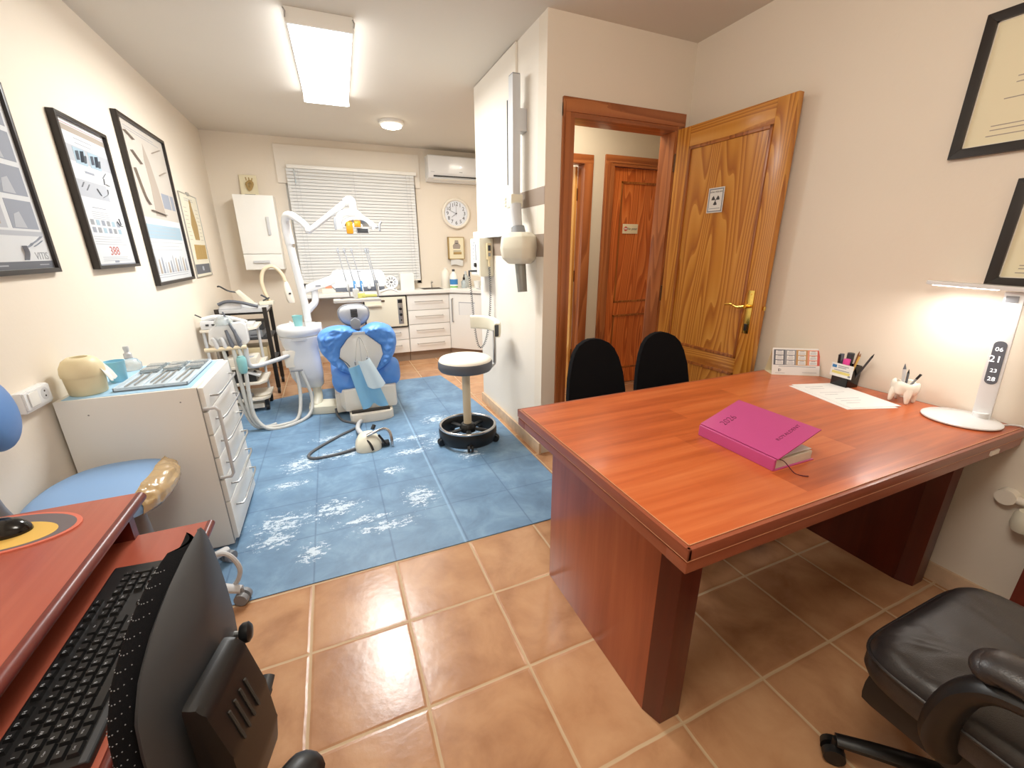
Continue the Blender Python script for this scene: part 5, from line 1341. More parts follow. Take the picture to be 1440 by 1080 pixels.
m = MB('steel'); m.tube([sc + V(.02, .03, .53), sc + V(.1, .06, .515), sc + V(.2, .09, .51), sc + V(.25, .11, .525), sc + V(.262, .115, .56), sc + V(.262, .115, .78)], .011, 12, 5); m.build('arm_tube', ws)
m = MB('ivory')
def pad(i, j):
    t = i; a = 2 * PI * j
    px = catmull([sc + V(.265, .06, .785), sc + V(.285, .11, .80), sc + V(.27, .19, .815), sc + V(.22, .26, .82), sc + V(.15, .31, .82)], 10)
    q = px[round(t * (len(px) - 1))]; q2 = px[min(len(px) - 1, round(t * (len(px) - 1)) + 1)]; q1 = px[max(0, round(t * (len(px) - 1)) - 1)]
    tg = (q2 - q1).normalized(); sd = tg.cross(ZA).normalized()
    c_, s_ = math.cos(a), math.sin(a); e = .45
    return q + sd * .024 * math.copysign(abs(c_) ** e, c_) + ZA * .05 * math.copysign(abs(s_) ** e, s_)
m.grid(pad, 41, 28, cv=True); 
bm = m.bm; bmesh.ops.holes_fill(bm, edges=[e_ for e_ in bm.edges if e_.is_boundary], sides=0)
tp = m.build('torso_pad', ws, 50)
m = MB('dark_grey'); p0 = sc + V(.263, .057, .785); m.box(p0 + V(-.02, -.004, -.042), p0 + V(.02, .002, .042), .006, rot=Rz(15)); m.build('pad_end', tp)

# ------------------------------------------------------------------ dental chair (faces the window, seen from behind)
dc = thing('dental_chair', 'white dental chair with bright blue stretch covers facing the window', 'dental chair', (.05, 2.5, 0))
m = MB('warm_white'); m.prism([(-.13, 2.14), (.27, 2.14), (.285, 2.2), (.28, 2.9), (-.16, 2.9), (-.165, 2.3)], (V(0, 0, 0), XA, YA, ZA), .085, .27, .02); m.box((-.2, 2.3, .03), (-.12, 2.8, .2), .02)
m.build('base_body', dc, 30)
m = MB('warm_white'); m.prism([(-.105, 2.11), (-.09, 2.075), (-.02, 2.055), (.14, 2.055), (.215, 2.075), (.235, 2.11), (.24, 2.9), (-.11, 2.9)], (V(0, 0, 0), XA, YA, ZA), .004, .075, .008); m.build('foot_plate', dc, 30)
m = MB('gap'); m.box((-.09, 2.105, .074), (.21, 2.3, .092)); m.build('slot', dc)
OUT = [(-.01, .765), (-.09, .785), (-.19, .775), (-.255, .73), (-.27, .66), (-.262, .60), (-.215, .52), (-.17, .46), (-.10, .405), (.0, .37), (.08, .37), (.17, .405), (.24, .46), (.29, .53), (.315, .61), (.318, .68), (.285, .745), (.22, .785), (.14, .79), (.07, .76), (.03, .745)]
PLT = [(-.012, .722), (.078, .722), (.11, .69), (.19, .615), (.20, .54), (.155, .45), (.12, .38), (-.04, .38), (-.08, .47), (-.125, .55), (-.112, .61), (-.05, .69)]
CC = (.03, .585)
def radial(poly, a):
    d = (math.cos(a), math.sin(a)); best = None
    for (x0, y0), (x1, y1) in zip(poly, poly[1:] + poly[:1]):
        ax, ay, bx_, by_ = x0 - CC[0], y0 - CC[1], x1 - CC[0], y1 - CC[1]
        ex, ey = bx_ - ax, by_ - ay; den = d[0] * ey - d[1] * ex
        if abs(den) < 1e-9: continue
        t = (ax * ey - ay * ex) / den; u = (ax * d[1] - ay * d[0]) / den
        if t > 0 and -1e-6 <= u <= 1 + 1e-6 and (best is None or t < best): best = t
    return best or .1
OUTS = [(p.x, p.y) for p in catmull([V(x, z, 0) for x, z in OUT], 5, True)]
def yback(z): return 2.165 - .10 * (z - .5)
def cover(i, j):
    a = 2 * PI * i; ro, rp = radial(OUTS, a), radial(PLT, a)
    if j < .62:
        t = j / .62; r = rp * .96 + (ro - rp * .96) * math.sin(t * PI / 2) ** 1.0; dy = -.075 * math.sin(min(1, t * 1.05) * PI) ** .7 * min(1, (ro - rp) / .07) + .05 * t * t
    else:
        t = (j - .62) / .38; r = ro * (1 - t ** 2.2); dy = .05 + .13 * math.sin(t * PI / 2)
    x, z = CC[0] + r * math.cos(a), CC[1] + r * math.sin(a)
    wr = mnoise.noise(V(x * 9 + z * 5, z * 14 - x * 6, 2.0)) * .018 + (.4 - abs(mnoise.noise(V(x * 13 + z * 11, z * 18 - x * 15, 7)))) * .04 + (.3 - abs(mnoise.noise(V(x * 30 - z * 18, z * 34 + x * 12, 3)))) * .012
    k = math.sin(min(1, j / .62) * PI) if j < .62 else .4
    return V(x + wr * .3, yback(z) + dy + wr * k, z)
m = MB('blue_cover'); m.grid(cover, 150, 56, cu=True); bkr = m.build('backrest_cover', dc, 70)
m = MB('white')
m.prism(PLT, (V(0, 2.165 + .05, 0), XA, V(0, -.1, 1), -YA), .0, .03, .006)
m.mat('light_grey'); B = (V(0, 2.165 + .05 - .03, 0), XA, V(0, -.1, 1), -YA); m.rect(B, -.015, .715, .08, .738, 0, .004, .001); m.rect(B, .03, .5, .0335, .70, 0, .001); m.build('back_shell', dc, 20)
m = MB('slate')
m.tube([(-.13, 2.13, .545), (-.08, 2.115, .50), (-.06, 2.11, .47)], .004); m.build('shell_strap', dc)
# seat with cover
def seatc(i, j):
    a = 2 * PI * i; cy = 2.85; prof = [(0, .0), (.6, .0), (.9, .015), (1, .06), (1, .12), (.93, .175), (.6, .2), (0, .2)]
    rr, dz = prof[round(j * 7)]
    ca, sa = math.cos(a), math.sin(a); e = .5
    x = .055 + .265 * rr * math.copysign(abs(ca) ** e, ca); y = cy + .66 * rr * math.copysign(abs(sa) ** e, sa)
    w = mnoise.noise(V(x * 11, y * 11, dz * 12)) * .012
    return V(x + w, y + w, .255 + dz + w * .8)
m = MB('blue_cover'); m.grid(seatc, 80, 8, cu=True); m.build('seat_cover', dc, 70)
# bulging side flaps of the seat cover, seen either side of the bib
for cx, cz, rx, rz_ in ((-.10, .325, .105, .115), (.225, .36, .115, .13)):
    def flap(i, j, cx=cx, cz=cz, rx=rx, rz_=rz_):
        a = 2 * PI * i; t = PI * j; c_, s_ = math.cos(a), math.sin(a); e = .7
        p = V(cx + rx * math.sin(t) * math.copysign(abs(c_) ** e, c_), 2.27 - .11 * math.cos(t), cz + rz_ * math.sin(t) * math.copysign(abs(s_) ** e, s_))
        w = mnoise.noise(V(p.x * 16, p.z * 18, 4)) * .012; return p + V(w * .4, w, w * .5)
    m = MB('blue_cover'); m.grid(flap, 40, 22, cu=True); m.build('seat_side_cover', dc, 70)
# headrest
m = MB('head_grey')
def hr(i, j):
    a = 2 * PI * i; t = j
    prof = [(0, -.05), (.5, -.05), (.8, -.042), (.95, -.02), (1.0, .0), (1.02, .02), (.98, .045), (.8, .06), (0, .06)]
    rr, dy = prof[round(j * 8)]; c_, s_ = math.cos(a), math.sin(a)
    w = .112 * (1 if s_ > 0 else 1 - .3 * abs(s_) ** 1.5)
    return V(.02 + w * rr * math.copysign(abs(c_) ** .75, c_), 2.24 + dy - .04 * 0, .865 + (.068 if s_ > 0 else .10) * rr * math.copysign(abs(s_) ** .8, s_))
m.grid(hr, 48, 9, cu=True); hb = m.build('headrest', dc, 50)
m = MB('mid_grey'); m.tube([hr(k / 40, 4 / 8) for k in range(40)], .008, 8, closed=True); m.build('headrest_rim', hb)
m = MB('dark_grey'); m.box((-.005, 2.165, .845), (.045, 2.195, .905), .004); 
for k in range(3): m.box((-.001, 2.16, .855 + k * .016), (.041, 2.168, .863 + k * .016), .001)
m.build('adjuster', hb)
m = MB('mid_grey'); m.prism([(.02, .845), (.055, .822), (.06, .79), (.045, .755), (-.005, .755), (-.02, .79), (-.015, .822)], (V(0, 2.172, 0), XA, ZA, -YA), 0, .035, .01); m.build('neck_joint', dc)
m = MB('slate'); m.box((-.008, 2.15, .735), (.048, 2.175, .785), .004); m.cyl((.02, 2.2, .70), (.02, 2.21, .86), .02); m.build('neck_stem', dc)

# bib and tissue hanging on the back of the chair
def drape(name, label, mt, quad, y0, amp, cat, bulge=.0, round_=0):
    (xa, za), (xb, zb), (xc, zc), (xd, zd) = quad     # top left, top right, bottom right, bottom left
    def f(i, j):
        x0 = xa + (xd - xa) * j; x1 = xb + (xc - xb) * j; z0 = za + (zd - za) * j; z1 = zb + (zc - zb) * j
        x = x0 + (x1 - x0) * i; z = z0 + (z1 - z0) * i - .012 * math.sin(i * PI) * (1 - j)
        if round_: z += round_ * (abs(i * 2 - 1) ** 2.5) * j
        else: z += .03 * j * math.exp(-((i - .45) / .12) ** 2)
        return V(x, y0 - .012 * math.sin(i * PI * 2.6 + 1) * (amp * (0.3 + j)) - bulge * math.sin(i * PI), z)
    m = MB(mt); m.grid(f, 24, 20, thick=.0012); return tag(m.build(name, smooth=60), label, cat)
drape('patient_bib', 'light blue paper bib hanging on the back of the dental chair', 'bib_blue', [(-.075, .475), (.07, .53), (.195, .135), (-.005, .13)], 2.045, 1.0, 'bib')
drape('paper_tissue', 'white paper sheet hanging over the blue bib on the dental chair', 'tissue', [(-.0, .53), (.085, .55), (.185, .30), (.05, .29)], 2.022, .4, 'tissue', .012, .03)
bcl = thing('bib_chain', 'thin bib chain with two clips on the back of the dental chair', 'chain', (.03, 2.07, .55))
m = MB('steel'); m.tube([(-.02, 2.05, .515), (-.012, 2.04, .56), (.01, 2.085, .66), (.03, 2.09, .70), (.055, 2.085, .66), (.076, 2.04, .58), (.07, 2.03, .545)], .0025, 6, 4); m.build('chain', bcl)
for p in ((-.02, 2.03, .515), (.07, 2.025, .54)): m = MB('mid_grey'); m.box(V(*p) - V(.006, .006, .018), V(*p) + V(.006, .02, .012), .003); m.build('clip', bcl)

# ------------------------------------------------------------------ foot control
fp = thing('foot_pedal', 'beige foot control with a chrome guard on the blue mat', 'foot pedal', (.0, 1.57, 0))
m = MB('ivory')
def fpb(i, j):
    a = 2 * PI * i; prof = [(0, .005), (1, .005), (1.02, .03), (.94, .06), (.7, .095), (.45, .112), (.2, .116), (0, .116)]
    rr, z = prof[round(j * 7)]; c_, s_ = math.cos(a), math.sin(a); e = .75
    return V(-.012 + .088 * rr * math.copysign(abs(c_) ** e, c_) , 1.575 + .085 * rr * math.copysign(abs(s_) ** e, s_) + .02 * (z / .116), z)
m.grid(fpb, 44, 8, cu=True); m.build('body', fp, 60)
m = MB('black'); m.tube([(-.05, 1.60, .105), (-.025, 1.545, .095), (.0, 1.50, .055), (.01, 1.482, .02)], .009, 8, 4, flat=(.4, 1)); m.build('strap', fp)
m = MB('chrome'); m.tube([(-.02, 1.54, .112), (.04, 1.55, .128), (.10, 1.57, .132), (.135, 1.56, .11), (.145, 1.54, .06), (.145, 1.53, .015)], .011, 12, 5); m.build('guard', fp)
m = MB('black'); m.box((.05, 1.54, .01), (.13, 1.6, .035), .006); m.cyl((.03, 1.66, .105), (.045, 1.68, .125), .014); m.tube([(.06, 1.55, .1), (.09, 1.54, .05), (.11, 1.535, .02)], .008); m.build('pedal', fp)
m = MB('light_grey'); m.tube([(-.03, 2.045, .03), (-.05, 2.0, .03), (-.065, 1.85, .05), (-.05, 1.7, .07), (-.03, 1.64, .08)], .017, 12, 5); m.build('thick_hose', fp)
m = MB('hose_dark'); m.tube([(-.21, 2.34, .06), (-.2, 2.3, .012), (-.16, 2.15, .012), (-.08, 2.06, .012), (-.06, 1.98, .012), (-.2, 1.85, .012), (-.34, 1.70, .012), (-.40, 1.60, .012), (-.36, 1.535, .012), (-.22, 1.54, .012), (-.08, 1.57, .02)], .010, 10, 6); m.build('cable', fp)

# ------------------------------------------------------------------ spittoon unit with post, lamp and instrument head
su = thing('spittoon_unit', 'white spittoon column with round bowl left of the dental chair', 'dental unit', (-.41, 2.6, 0))
bxy = V(-.41, 2.6, 0)
def loft(prof, c, e=.6, n=40):
    """prof rows: z, rx, ry, ox, oy"""
    k = len(prof)
    def f(i, j):
        z, rx, ry, ox, oy = prof[round(j * (k - 1))]; a = 2 * PI * i; c_, s_ = math.cos(a), math.sin(a)
        return V(c[0] + ox + rx * math.copysign(abs(c_) ** e, c_), c[1] + oy + ry * math.copysign(abs(s_) ** e, s_), z)
    return f, n, k
m = MB('unit_white')
f, n_, k_ = loft([(.205, .0, .0, .05, 0), (.205, .06, .06, .05, 0), (.23, .10, .10, .03, 0), (.32, .125, .13, .012, 0), (.45, .13, .14, 0, 0), (.56, .125, .135, 0, 0), (.60, .14, .145, 0, 0), (.66, .148, .15, 0, 0), (.665, 0, 0, 0, 0)], bxy)
m.grid(f, n_, k_, cu=True); m.build('column_body', su, 50)
m = MB('light_grey'); m.lathe([(.15, .635), (.158, .64), (.158, .66), (.15, .668)], bxy, 44); m.build('trim_ring', su)
m = MB('gloss_white'); m.lathe([(0, .655), (.14, .655), (.165, .68), (.17, .715), (.165, .742), (.155, .75), (.13, .745), (.09, .70), (.03, .685), (0, .684)], bxy, 48); m.build('bowl', su, 60)
m = MB('white'); m.box((-.30, 2.56, .52), (-.235, 2.72, .745), .015); m.build('side_housing', su)
m = MB('warm_white'); m.prism([(-.54, .42), (-.40, .42), (-.385, .56), (-.55, .56)], (V(0, 2.47, 0), XA, ZA, -YA), -.02, .004, .01); m.build('front_cover', su)
m = MB('mid_grey'); m.box((-.51, 2.452, .385), (-.42, 2.475, .40), .003); m.build('hose_outlet', su)
m = MB('ivory'); m.tube([(-.35, 2.6, .23), (-.34, 2.56, .12), (-.36, 2.50, .05)], .045, 14, 4, flat=(1, .8)); m.prism([(-.42, 2.42), (-.36, 2.4), (-.17, 2.36), (-.15, 2.56), (-.34, 2.62), (-.42, 2.56)], (V(0, 0, 0), XA, YA, ZA), .0045, .075, .02); m.build('support_arm', su)
m = MB('gloss_white'); m.tube([(-.43, 2.62, .75), (-.43, 2.61, .80), (-.425, 2.60, .83)], .006); m.tube([(-.47, 2.63, .74), (-.47, 2.6, .775), (-.45, 2.575, .765)], .006, 8, 4); m.build('water_spouts', su)
m = MB('teal'); m.lathe([(0, 0), (.030, 0), (.04, .085), (.037, .085), (.028, .004), (0, .004)], (-.405, 2.545, .747), 24); tag(m.build('rinse_cup', smooth=50), 'turquoise rinse cup standing on the spittoon bowl', 'cup')
lpst = thing('operating_lamp', 'white dental lamp on a jointed arm above the dental chair', 'lamp', (-.36, 2.62, .73))
m = MB('gloss_white'); m.tube([(-.335, 2.68, .66), (-.34, 2.675, .9), (-.365, 2.66, 1.2), (-.385, 2.64, 1.44)], .029, 16); m.build('post', lpst)
m = MB('steel'); m.cyl((-.3735, 2.65, 1.365), (-.3765, 2.65, 1.385), .0315); m.build('collar', lpst)
m = MB('gloss_white'); m.tube([(-.378, 2.645, 1.39), (-.385, 2.63, 1.5), (-.375, 2.6, 1.585), (-.33, 2.55, 1.595), (-.26, 2.5, 1.54), (-.225, 2.47, 1.495)], lambda t: .035 - .011 * t, 16, 5); m.build('lower_arm', lpst)
m = MB('gloss_white'); m.tube([(-.235, 2.47, 1.485), (-.21, 2.465, 1.49), (-.1, 2.46, 1.57), (.06, 2.45, 1.69), (.085, 2.45, 1.70)], .021, 14, 3); m.sph((-.225, 2.47, 1.488), .028); m.build('upper_arm', lpst)
m = MB('gloss_white'); m.tube([(.06, 2.45, 1.692), (.095, 2.445, 1.71), (.115, 2.44, 1.69), (.115, 2.435, 1.62)], .029, 14, 5); m.build('knuckle', lpst)
m = MB('gloss_white'); m.tube([(.0, 2.43, 1.50), (-.005, 2.43, 1.545), (.02, 2.43, 1.60), (.075, 2.43, 1.622), (.13, 2.43, 1.62), (.18, 2.43, 1.575), (.25, 2.43, 1.525), (.262, 2.43, 1.50)], .017, 12, 5, flat=(1, 1.4)); m.build('yoke', lpst)
lh = V(.125, 2.43, 1.52)
m = MB('gloss_white'); m.grid(lambda i, j: lh + Rx(8) @ V(.12 * math.cos(PI * i) * (math.sin(PI * (.06 + .44 * (1 - j)))), .06 - .13 * j * 1.0, .075 * math.sin(PI * i) * math.sin(PI * (.06 + .44 * (1 - j))) ** .8), 24, 10, thick=.006); hm = m.build('reflector_shell', lpst, 60)
m = MB('steel'); m.grid(lambda i, j: lh + V(.09 * math.cos(PI * i) * (.3 + .7 * j), -.04 - .03 * j, -.005 + .055 * math.sin(PI * i) * (.3 + .7 * j)), 18, 6, thick=.002); m.build('reflector', hm)
m = MB('amber'); m.box(lh + V(-.08, -.075, -.06), lh + V(-.03, -.05, .03), .012); m.box(lh + V(-.02, -.075, -.01), lh + V(.03, -.05, .035), .008); m.build('amber_filter', hm)
m = MB('light_grey'); m.box(lh + V(-.005, -.06, -.055), lh + V(.09, -.02, -.015), .01); m.mat('dark_grey'); m.box(lh + V(.0, -.063, -.05), lh + V(.08, -.058, -.02), .003); m.build('bulb_cover', hm)
m = MB('mid_grey')
m.tube([(-.025, 2.41, 1.58), (-.03, 2.40, 1.54), (-.028, 2.39, 1.49)], .008, 8, 4); h1 = m.build('handle', lpst)
m = MB('mid_grey'); m.tube([(.315, 2.41, 1.555), (.30, 2.40, 1.53), (.295, 2.39, 1.485)], .008, 8, 4); m.tube([(.26, 2.42, 1.51), (.30, 2.405, 1.52)], .006); m.build('handle', lpst)

ih = thing('instrument_console', 'white dental instrument head with hoses in front of the window blind', 'instrument console', (.13, 2.72, .95))
m = MB('gloss_white'); m.tube([(-.335, 2.67, .76), (-.335, 2.69, .83), (-.30, 2.70, .875), (-.265, 2.71, .91), (-.255, 2.72, .96), (-.255, 2.72, 1.035)], .028, 14, 5); m.build('elbow_pipe', ih)
m = MB('gloss_white'); m.prism([(-.335, .99), (-.315, 1.06), (-.08, 1.145), (-.08, 1.065)], (V(0, 2.72, 0), XA, ZA, -YA), -.035, .035, .012); m.mat('mid_grey'); m.rect((V(0, 2.684, 0), XA, ZA, -YA), -.24, 1.048, -.2, 1.058, 0, .002); m.build('balance_arm', ih)
m = MB('gloss_white'); m.prism([(-.115, 1.06), (-.09, 1.03), (-.05, 1.015), (.31, 1.005), (.35, 1.025), (.372, 1.07), (.375, 1.13), (.355, 1.185), (.32, 1.205), (-.05, 1.21), (-.09, 1.195), (-.113, 1.15)], (V(0, 2.72, 0), XA, V(0, .25, 1).normalized(), V(0, -1, .25).normalized()), -.09, .0, .025); hb = m.build('head_body', ih, 40)
HB3 = (V(0, 2.72, 0), XA, V(0, .25, 1).normalized(), V(0, -1, .25).normalized())
y_f = lambda v: V(0, 0, 0)
m = MB('slate'); m.rect(HB3, -.085, 1.0, .355, 1.04, .29 - .29, .012, .006); m.build('front_strip', hb)
m = MB('mid_grey'); m.rect(HB3, .12, 1.18, .16, 1.19, 0, .001); m.rect(HB3, .03, 1.18, .05, 1.184, 0, .001); m.build('badge', hb, 0)
def hp3(u, v, d): return HB3[0] + HB3[1] * u + HB3[2] * v + HB3[3] * d
whips = [(.022, -.02, 'light_grey', 'steel'), (.085, .035, 'label_blue', 'light_grey'), (.145, .10, 'label_blue', 'light_grey'), (.27, .225, 'slate', 'steel'), (.285, .245, 'slate', 'light_grey')]
for k, (xb, xt, c1, c2) in enumerate(whips):
    m = MB('mid_grey'); m.tube([hp3(xb, 1.06, .02), hp3(xb - .02, 1.2, .01), hp3(xt, 1.38, -.02)], .0045, 8, 4); m.tube([hp3(xt, 1.36, -.02), hp3(xt, 1.405, -.025)], .009, 8); m.tube([hp3(xt - .012, 1.385, -.02), hp3(xt + .012, 1.385, -.02)], .006, 8); wh = m.build('whip_arm', ih)
    m = MB(c1); m.tube([hp3(xb - .0, 1.09, .03), hp3(xb + .002, 1.04, .04), hp3(xb + .004, 1.0, .045)], lambda t: .011 + .003 * math.sin(t * PI), 10, 4); hp_ = m.build('handpiece_holder', wh)
    m = MB(c2); m.tube([hp3(xb + .004, 1.06, .045), hp3(xb + .008, 1.0, .055), hp3(xb + .012, .945, .06)], .0065, 8, 4); m.build('handpiece', hp_)
m = MB('gloss_white'); m.tube([hp3(.205, 1.02, .02), hp3(.195, 1.075, .035), hp3(.205, 1.085, .036), hp3(.22, 1.075, .035), hp3(.222, 1.02, .02)], .006, 8, 4); m.sph(hp3(.213, 1.035, .02), (.018, .008, .024)); m.build('hook', hb)
m = MB('light_grey'); m.box((.05, 2.62, .945), (.10, 2.70, 1.02), .01); m.build('tray_bracket', ih)
m = MB('warm_white'); m.box((-.115, 2.55, .915), (.27, 2.72, .935), .008); m.box((-.115, 2.545, .93), (.27, 2.556, .945), .003); m.build('tray', ih)
m = MB('yellow_green'); m.box((.085, 2.58, .945), (.145, 2.63, .985), .008); m.box((.12, 2.56, .955), (.24, 2.6, .975), .006); tag(m.build('syringe_holder'), 'yellow-green holder lying on the tray of the instrument head', 'holder')
m = MB('steel'); m.tube([(-.06, 2.6, .941), (.02, 2.58, .941), (.06, 2.58, .945)], .005, 8, 3); tag(m.build('hand_instrument'), 'steel hand instrument on the tray of the instrument head', 'dental instrument')
m = MB('warm_white'); m.tube([(.27, 2.6, .99), (.36, 2.6, 1.01), (.43, 2.6, .985)], lambda t: .012 - .006 * t, 8, 4); m.build('side_handle', ih)

# ------------------------------------------------------------------ assistant's suction holder between unit and drawer cabinet
ah = thing('suction_holder', 'white suction holder with grey hoses behind the drawer cabinet', 'suction holder', (-.85, 2.3, .66))
m = MB('gloss_white'); m.prism([(-.985, .70), (-.97, .79), (-.93, .825), (-.76, .84), (-.735, .82), (-.735, .69), (-.76, .665), (-.97, .675)], (V(0, 2.32, 0), XA, ZA, -YA), -.05, .03, .012); hb = m.build('head', ah, 40)
m = MB('hose_cream'); m.tube([(-1.01, 2.27, .655), (-.75, 2.27, .66)], .016, 12); m.build('bar', ah)
m = MB('light_grey'); m.tube([(-.76, 2.28, .65), (-.765, 2.28, .56), (-.74, 2.30, .50), (-.60, 2.42, .505), (-.47, 2.5, .53)], .017, 12, 5); m.build('swing_arm', ah)
for k, (x, c) in enumerate(((-.945, 'light_grey'), (-.895, 'light_grey'), (-.85, 'slate'), (-.80, 'slate'))):
    m = MB(c); m.tube([(x - .012, 2.285, .79 if k > 1 else .72), (x, 2.275, .73), (x + .015, 2.27, .66)], lambda t: .009 + .007 * t, 10, 4); m.build('nozzle', ah)
m = MB('slate'); m.tube([(-.86, 2.3, .92), (-.835, 2.29, .84), (-.805, 2.28, .76), (-.785, 2.27, .70)], lambda t: .005 + .008 * t, 10, 4); m.build('suction_wand', ah)
m = MB('clear'); m.lathe([(0, .0), (.055, 0), (.06, .015), (.05, .045), (.03, .06), (0, .062)], (-.87, 2.315, .828), 28); m.build('clear_dome', ah)
m = MB('teal'); m.lathe([(.022, .0), (.03, .02), (.032, .1), (.024, .12)], (-.795, 2.24, .475), 20); m.cyl((-.795, 2.24, .47), (-.795, 2.24, .6), .02); m.build('filter', ah)
for pts, r in (([(-.835, 2.27, .65), (-.83, 2.25, .45), (-.82, 2.24, .25), (-.80, 2.235, .10), (-.74, 2.235, .025), (-.6, 2.25, .016), (-.5, 2.33, .03), (-.465, 2.42, .2), (-.47, 2.45, .385)], .014),
               ([(-.80, 2.27, .65), (-.785, 2.25, .5), (-.79, 2.235, .3), (-.78, 2.22, .12), (-.70, 2.2, .02), (-.55, 2.22, .014), (-.42, 2.36, .03), (-.385, 2.44, .16), (-.43, 2.455, .385)], .014),
               ([(-.90, 2.27, .65), (-.88, 2.26, .45), (-.85, 2.25, .2), (-.80, 2.25, .04), (-.72, 2.26, .016), (-.66, 2.3, .015)], .012)):
    m = MB('hose_grey'); m.tube(pts, r, 10, 6); m.build('hose', ah)

# ------------------------------------------------------------------ black post trolley and white trolley by the left wall
ta = thing('black_trolley', 'trolley with dark posts and grey shelves by the left wall', 'trolley', (-.9, 3.4, 0))
for x in (-1.09, -.715):
    for y in (3.2, 3.6):
        m = MB('black_frame'); m.box((x - .018, y - .014, .06), (x + .018, y + .014, .84), .004); pst = m.build('post', ta)
        m = MB('black'); m.cyl((x - .012, y, .03), (x + .012, y, .03), .03, seg=18); m.cyl((x, y, .03), (x, y, .07), .01); m.build('caster', pst)
for z in (.80, .56, .33):
    m = MB('black' if z > .7 else 'dark_grey'); m.box((-1.10, 3.205, z - .02), (-.705, 3.595, z), .004); m.build('shelf', ta)
m = MB('light_grey'); m.box((-1.10, 3.19, .8), (-.70, 3.61, .835), .006); m.build('top', ta)
for nm, lb, a, b, mt in (('card_reader', 'grey device with a dark slot on the upper trolley shelf', (-1.05, 3.22, .561), (-.77, 3.5, .63), 'mid_grey'), ('dark_device', 'black device stacked on the grey one on the trolley shelf', (-1.05, 3.22, .631), (-.75, 3.5, .70), 'dark_grey'),
                        ('beige_device', 'beige device on the lower shelf of the dark post trolley', (-1.05, 3.22, .331), (-.755, 3.5, .46), 'beige')):
    m = MB(mt); m.box(a, b, .008); m.mat('print_dark'); m.rect((V(0, a[1], 0), XA, ZA, -YA), b[0] - .1, a[2] + .02, b[0] - .03, a[2] + .028, 0, .001); tag(m.build(nm), lb, 'device')
hstand = thing('curing_light', 'white curing light leaning in its stand on the dark post trolley', 'device', (-.86, 3.35, .836))
m = MB('gloss_white'); m.box((-.95, 3.30, .836), (-.79, 3.45, .862), .008); m.build('stand', hstand)
m = MB('ivory'); m.prism([(-.945, .98), (-.915, .995), (-.80, .86), (-.86, .855)], (V(0, 3.36, 0), XA, ZA, -YA), -.03, .03, .01); m.build('handle', hstand)
m = MB('black'); m.tube([(-.935, 3.36, .97), (-1.0, 3.34, .99), (-1.05, 3.32, 1.03), (-1.07, 3.32, 1.03)], .007, 8, 4); m.build('light_guide', hstand)
scl = thing('scaler_unit', 'blue and white scaler device on the dark post trolley near the post', 'device', (-.9, 3.26, .836))
m = MB('unit_white'); m.prism([(-1.07, .836), (-.90, .836), (-.89, .875), (-.93, .90), (-1.07, .885)], (V(0, 3.24, 0), XA, ZA, -YA), -.04, .03, .008); m.build('body', scl)
m = MB('slate'); m.tube([(-1.07, 3.2, .88), (-1.0, 3.2, .905), (-.9, 3.19, .895), (-.76, 3.19, .85)], .014, 10, 4); m.build('handpiece', scl)
gm = thing('gooseneck_lamp', 'cream gooseneck with white head rising from the dark post trolley', 'lamp', (-.72, 3.5, .836))
m = MB('ivory'); m.box((-.78, 3.42, .836), (-.66, 3.56, .87), .006); m.build('base', gm)
m = MB('hose_cream'); m.tube([(-.70, 3.5, .86), (-.725, 3.5, .95), (-.735, 3.5, 1.06), (-.70, 3.5, 1.16), (-.62, 3.5, 1.195), (-.555, 3.5, 1.13), (-.53, 3.5, 1.05)], .017, 12, 6); m.build('neck', gm)
m = MB('warm_white')
f, n_, k_ = loft([(.835, 0, 0, .02, 0), (.84, .03, .025, .02, 0), (.87, .036, .03, .015, 0), (.95, .036, .03, .005, 0), (1.01, .026, .024, 0, 0), (1.05, .012, .012, -.002, 0), (1.055, 0, 0, -.002, 0)], (-.525, 3.5), .8)
m.grid(f, n_, k_, cu=True); m.mat('dark_grey'); m.box((-.515, 3.465, .925), (-.495, 3.472, .94)); m.build('head', gm, 60)
m = MB('dark_grey'); m.tube([(-.76, 3.47, .93), (-.73, 3.47, .91), (-.70, 3.47, .885)], .008); m.tube([(-.75, 3.47, .875), (-.69, 3.47, .9)], .007); m.build('cable_clip', gm)

tb = thing('white_trolley', 'low white trolley with shelves of devices in front of the dark one', 'trolley', (-.92, 2.8, 0))
for x in (-1.10, -.765):
    for y in (2.70, 2.98):
        if x > -.8 and y < 2.8: continue
        m = MB('light_grey'); m.cyl((x, y, .05), (x, y, .73), .012, seg=12); m.build('post', tb)
for z in (.74, .42, .275, .13):
    m = MB('warm_white'); m.prism([(-1.12, 2.68), (-.78, 2.66), (-.73, 2.72), (-.73, 3.0), (-1.12, 3.0)], (V(0, 0, 0), XA, YA, ZA), z - .022, z, .005); m.build('shelf', tb)
m = MB('warm_white'); m.box((-1.1, 2.69, .035), (-.78, 2.98, .075), .006); m.build('base', tb)
for x, y in ((-.76, 2.72), (-.76, 2.96), (-1.08, 2.72), (-1.08, 2.96)):
    m = MB('black'); m.cyl((x - .012, y, .028), (x + .012, y, .028), .028, seg=18); m.box((x - .016, y - .016, .03), (x + .016, y + .016, .1), .004); m.build('caster', tb)
def dev(name, label, a, b, mt, extra=None, bev=.008):
    t = thing(name, label, 'device', ((a[0] + b[0]) / 2, (a[1] + b[1]) / 2, a[2]), 0, None); m = MB(mt); m.box(a, b, bev); bd = m.build('body', t)
    if extra: extra(t, bd)
    return t
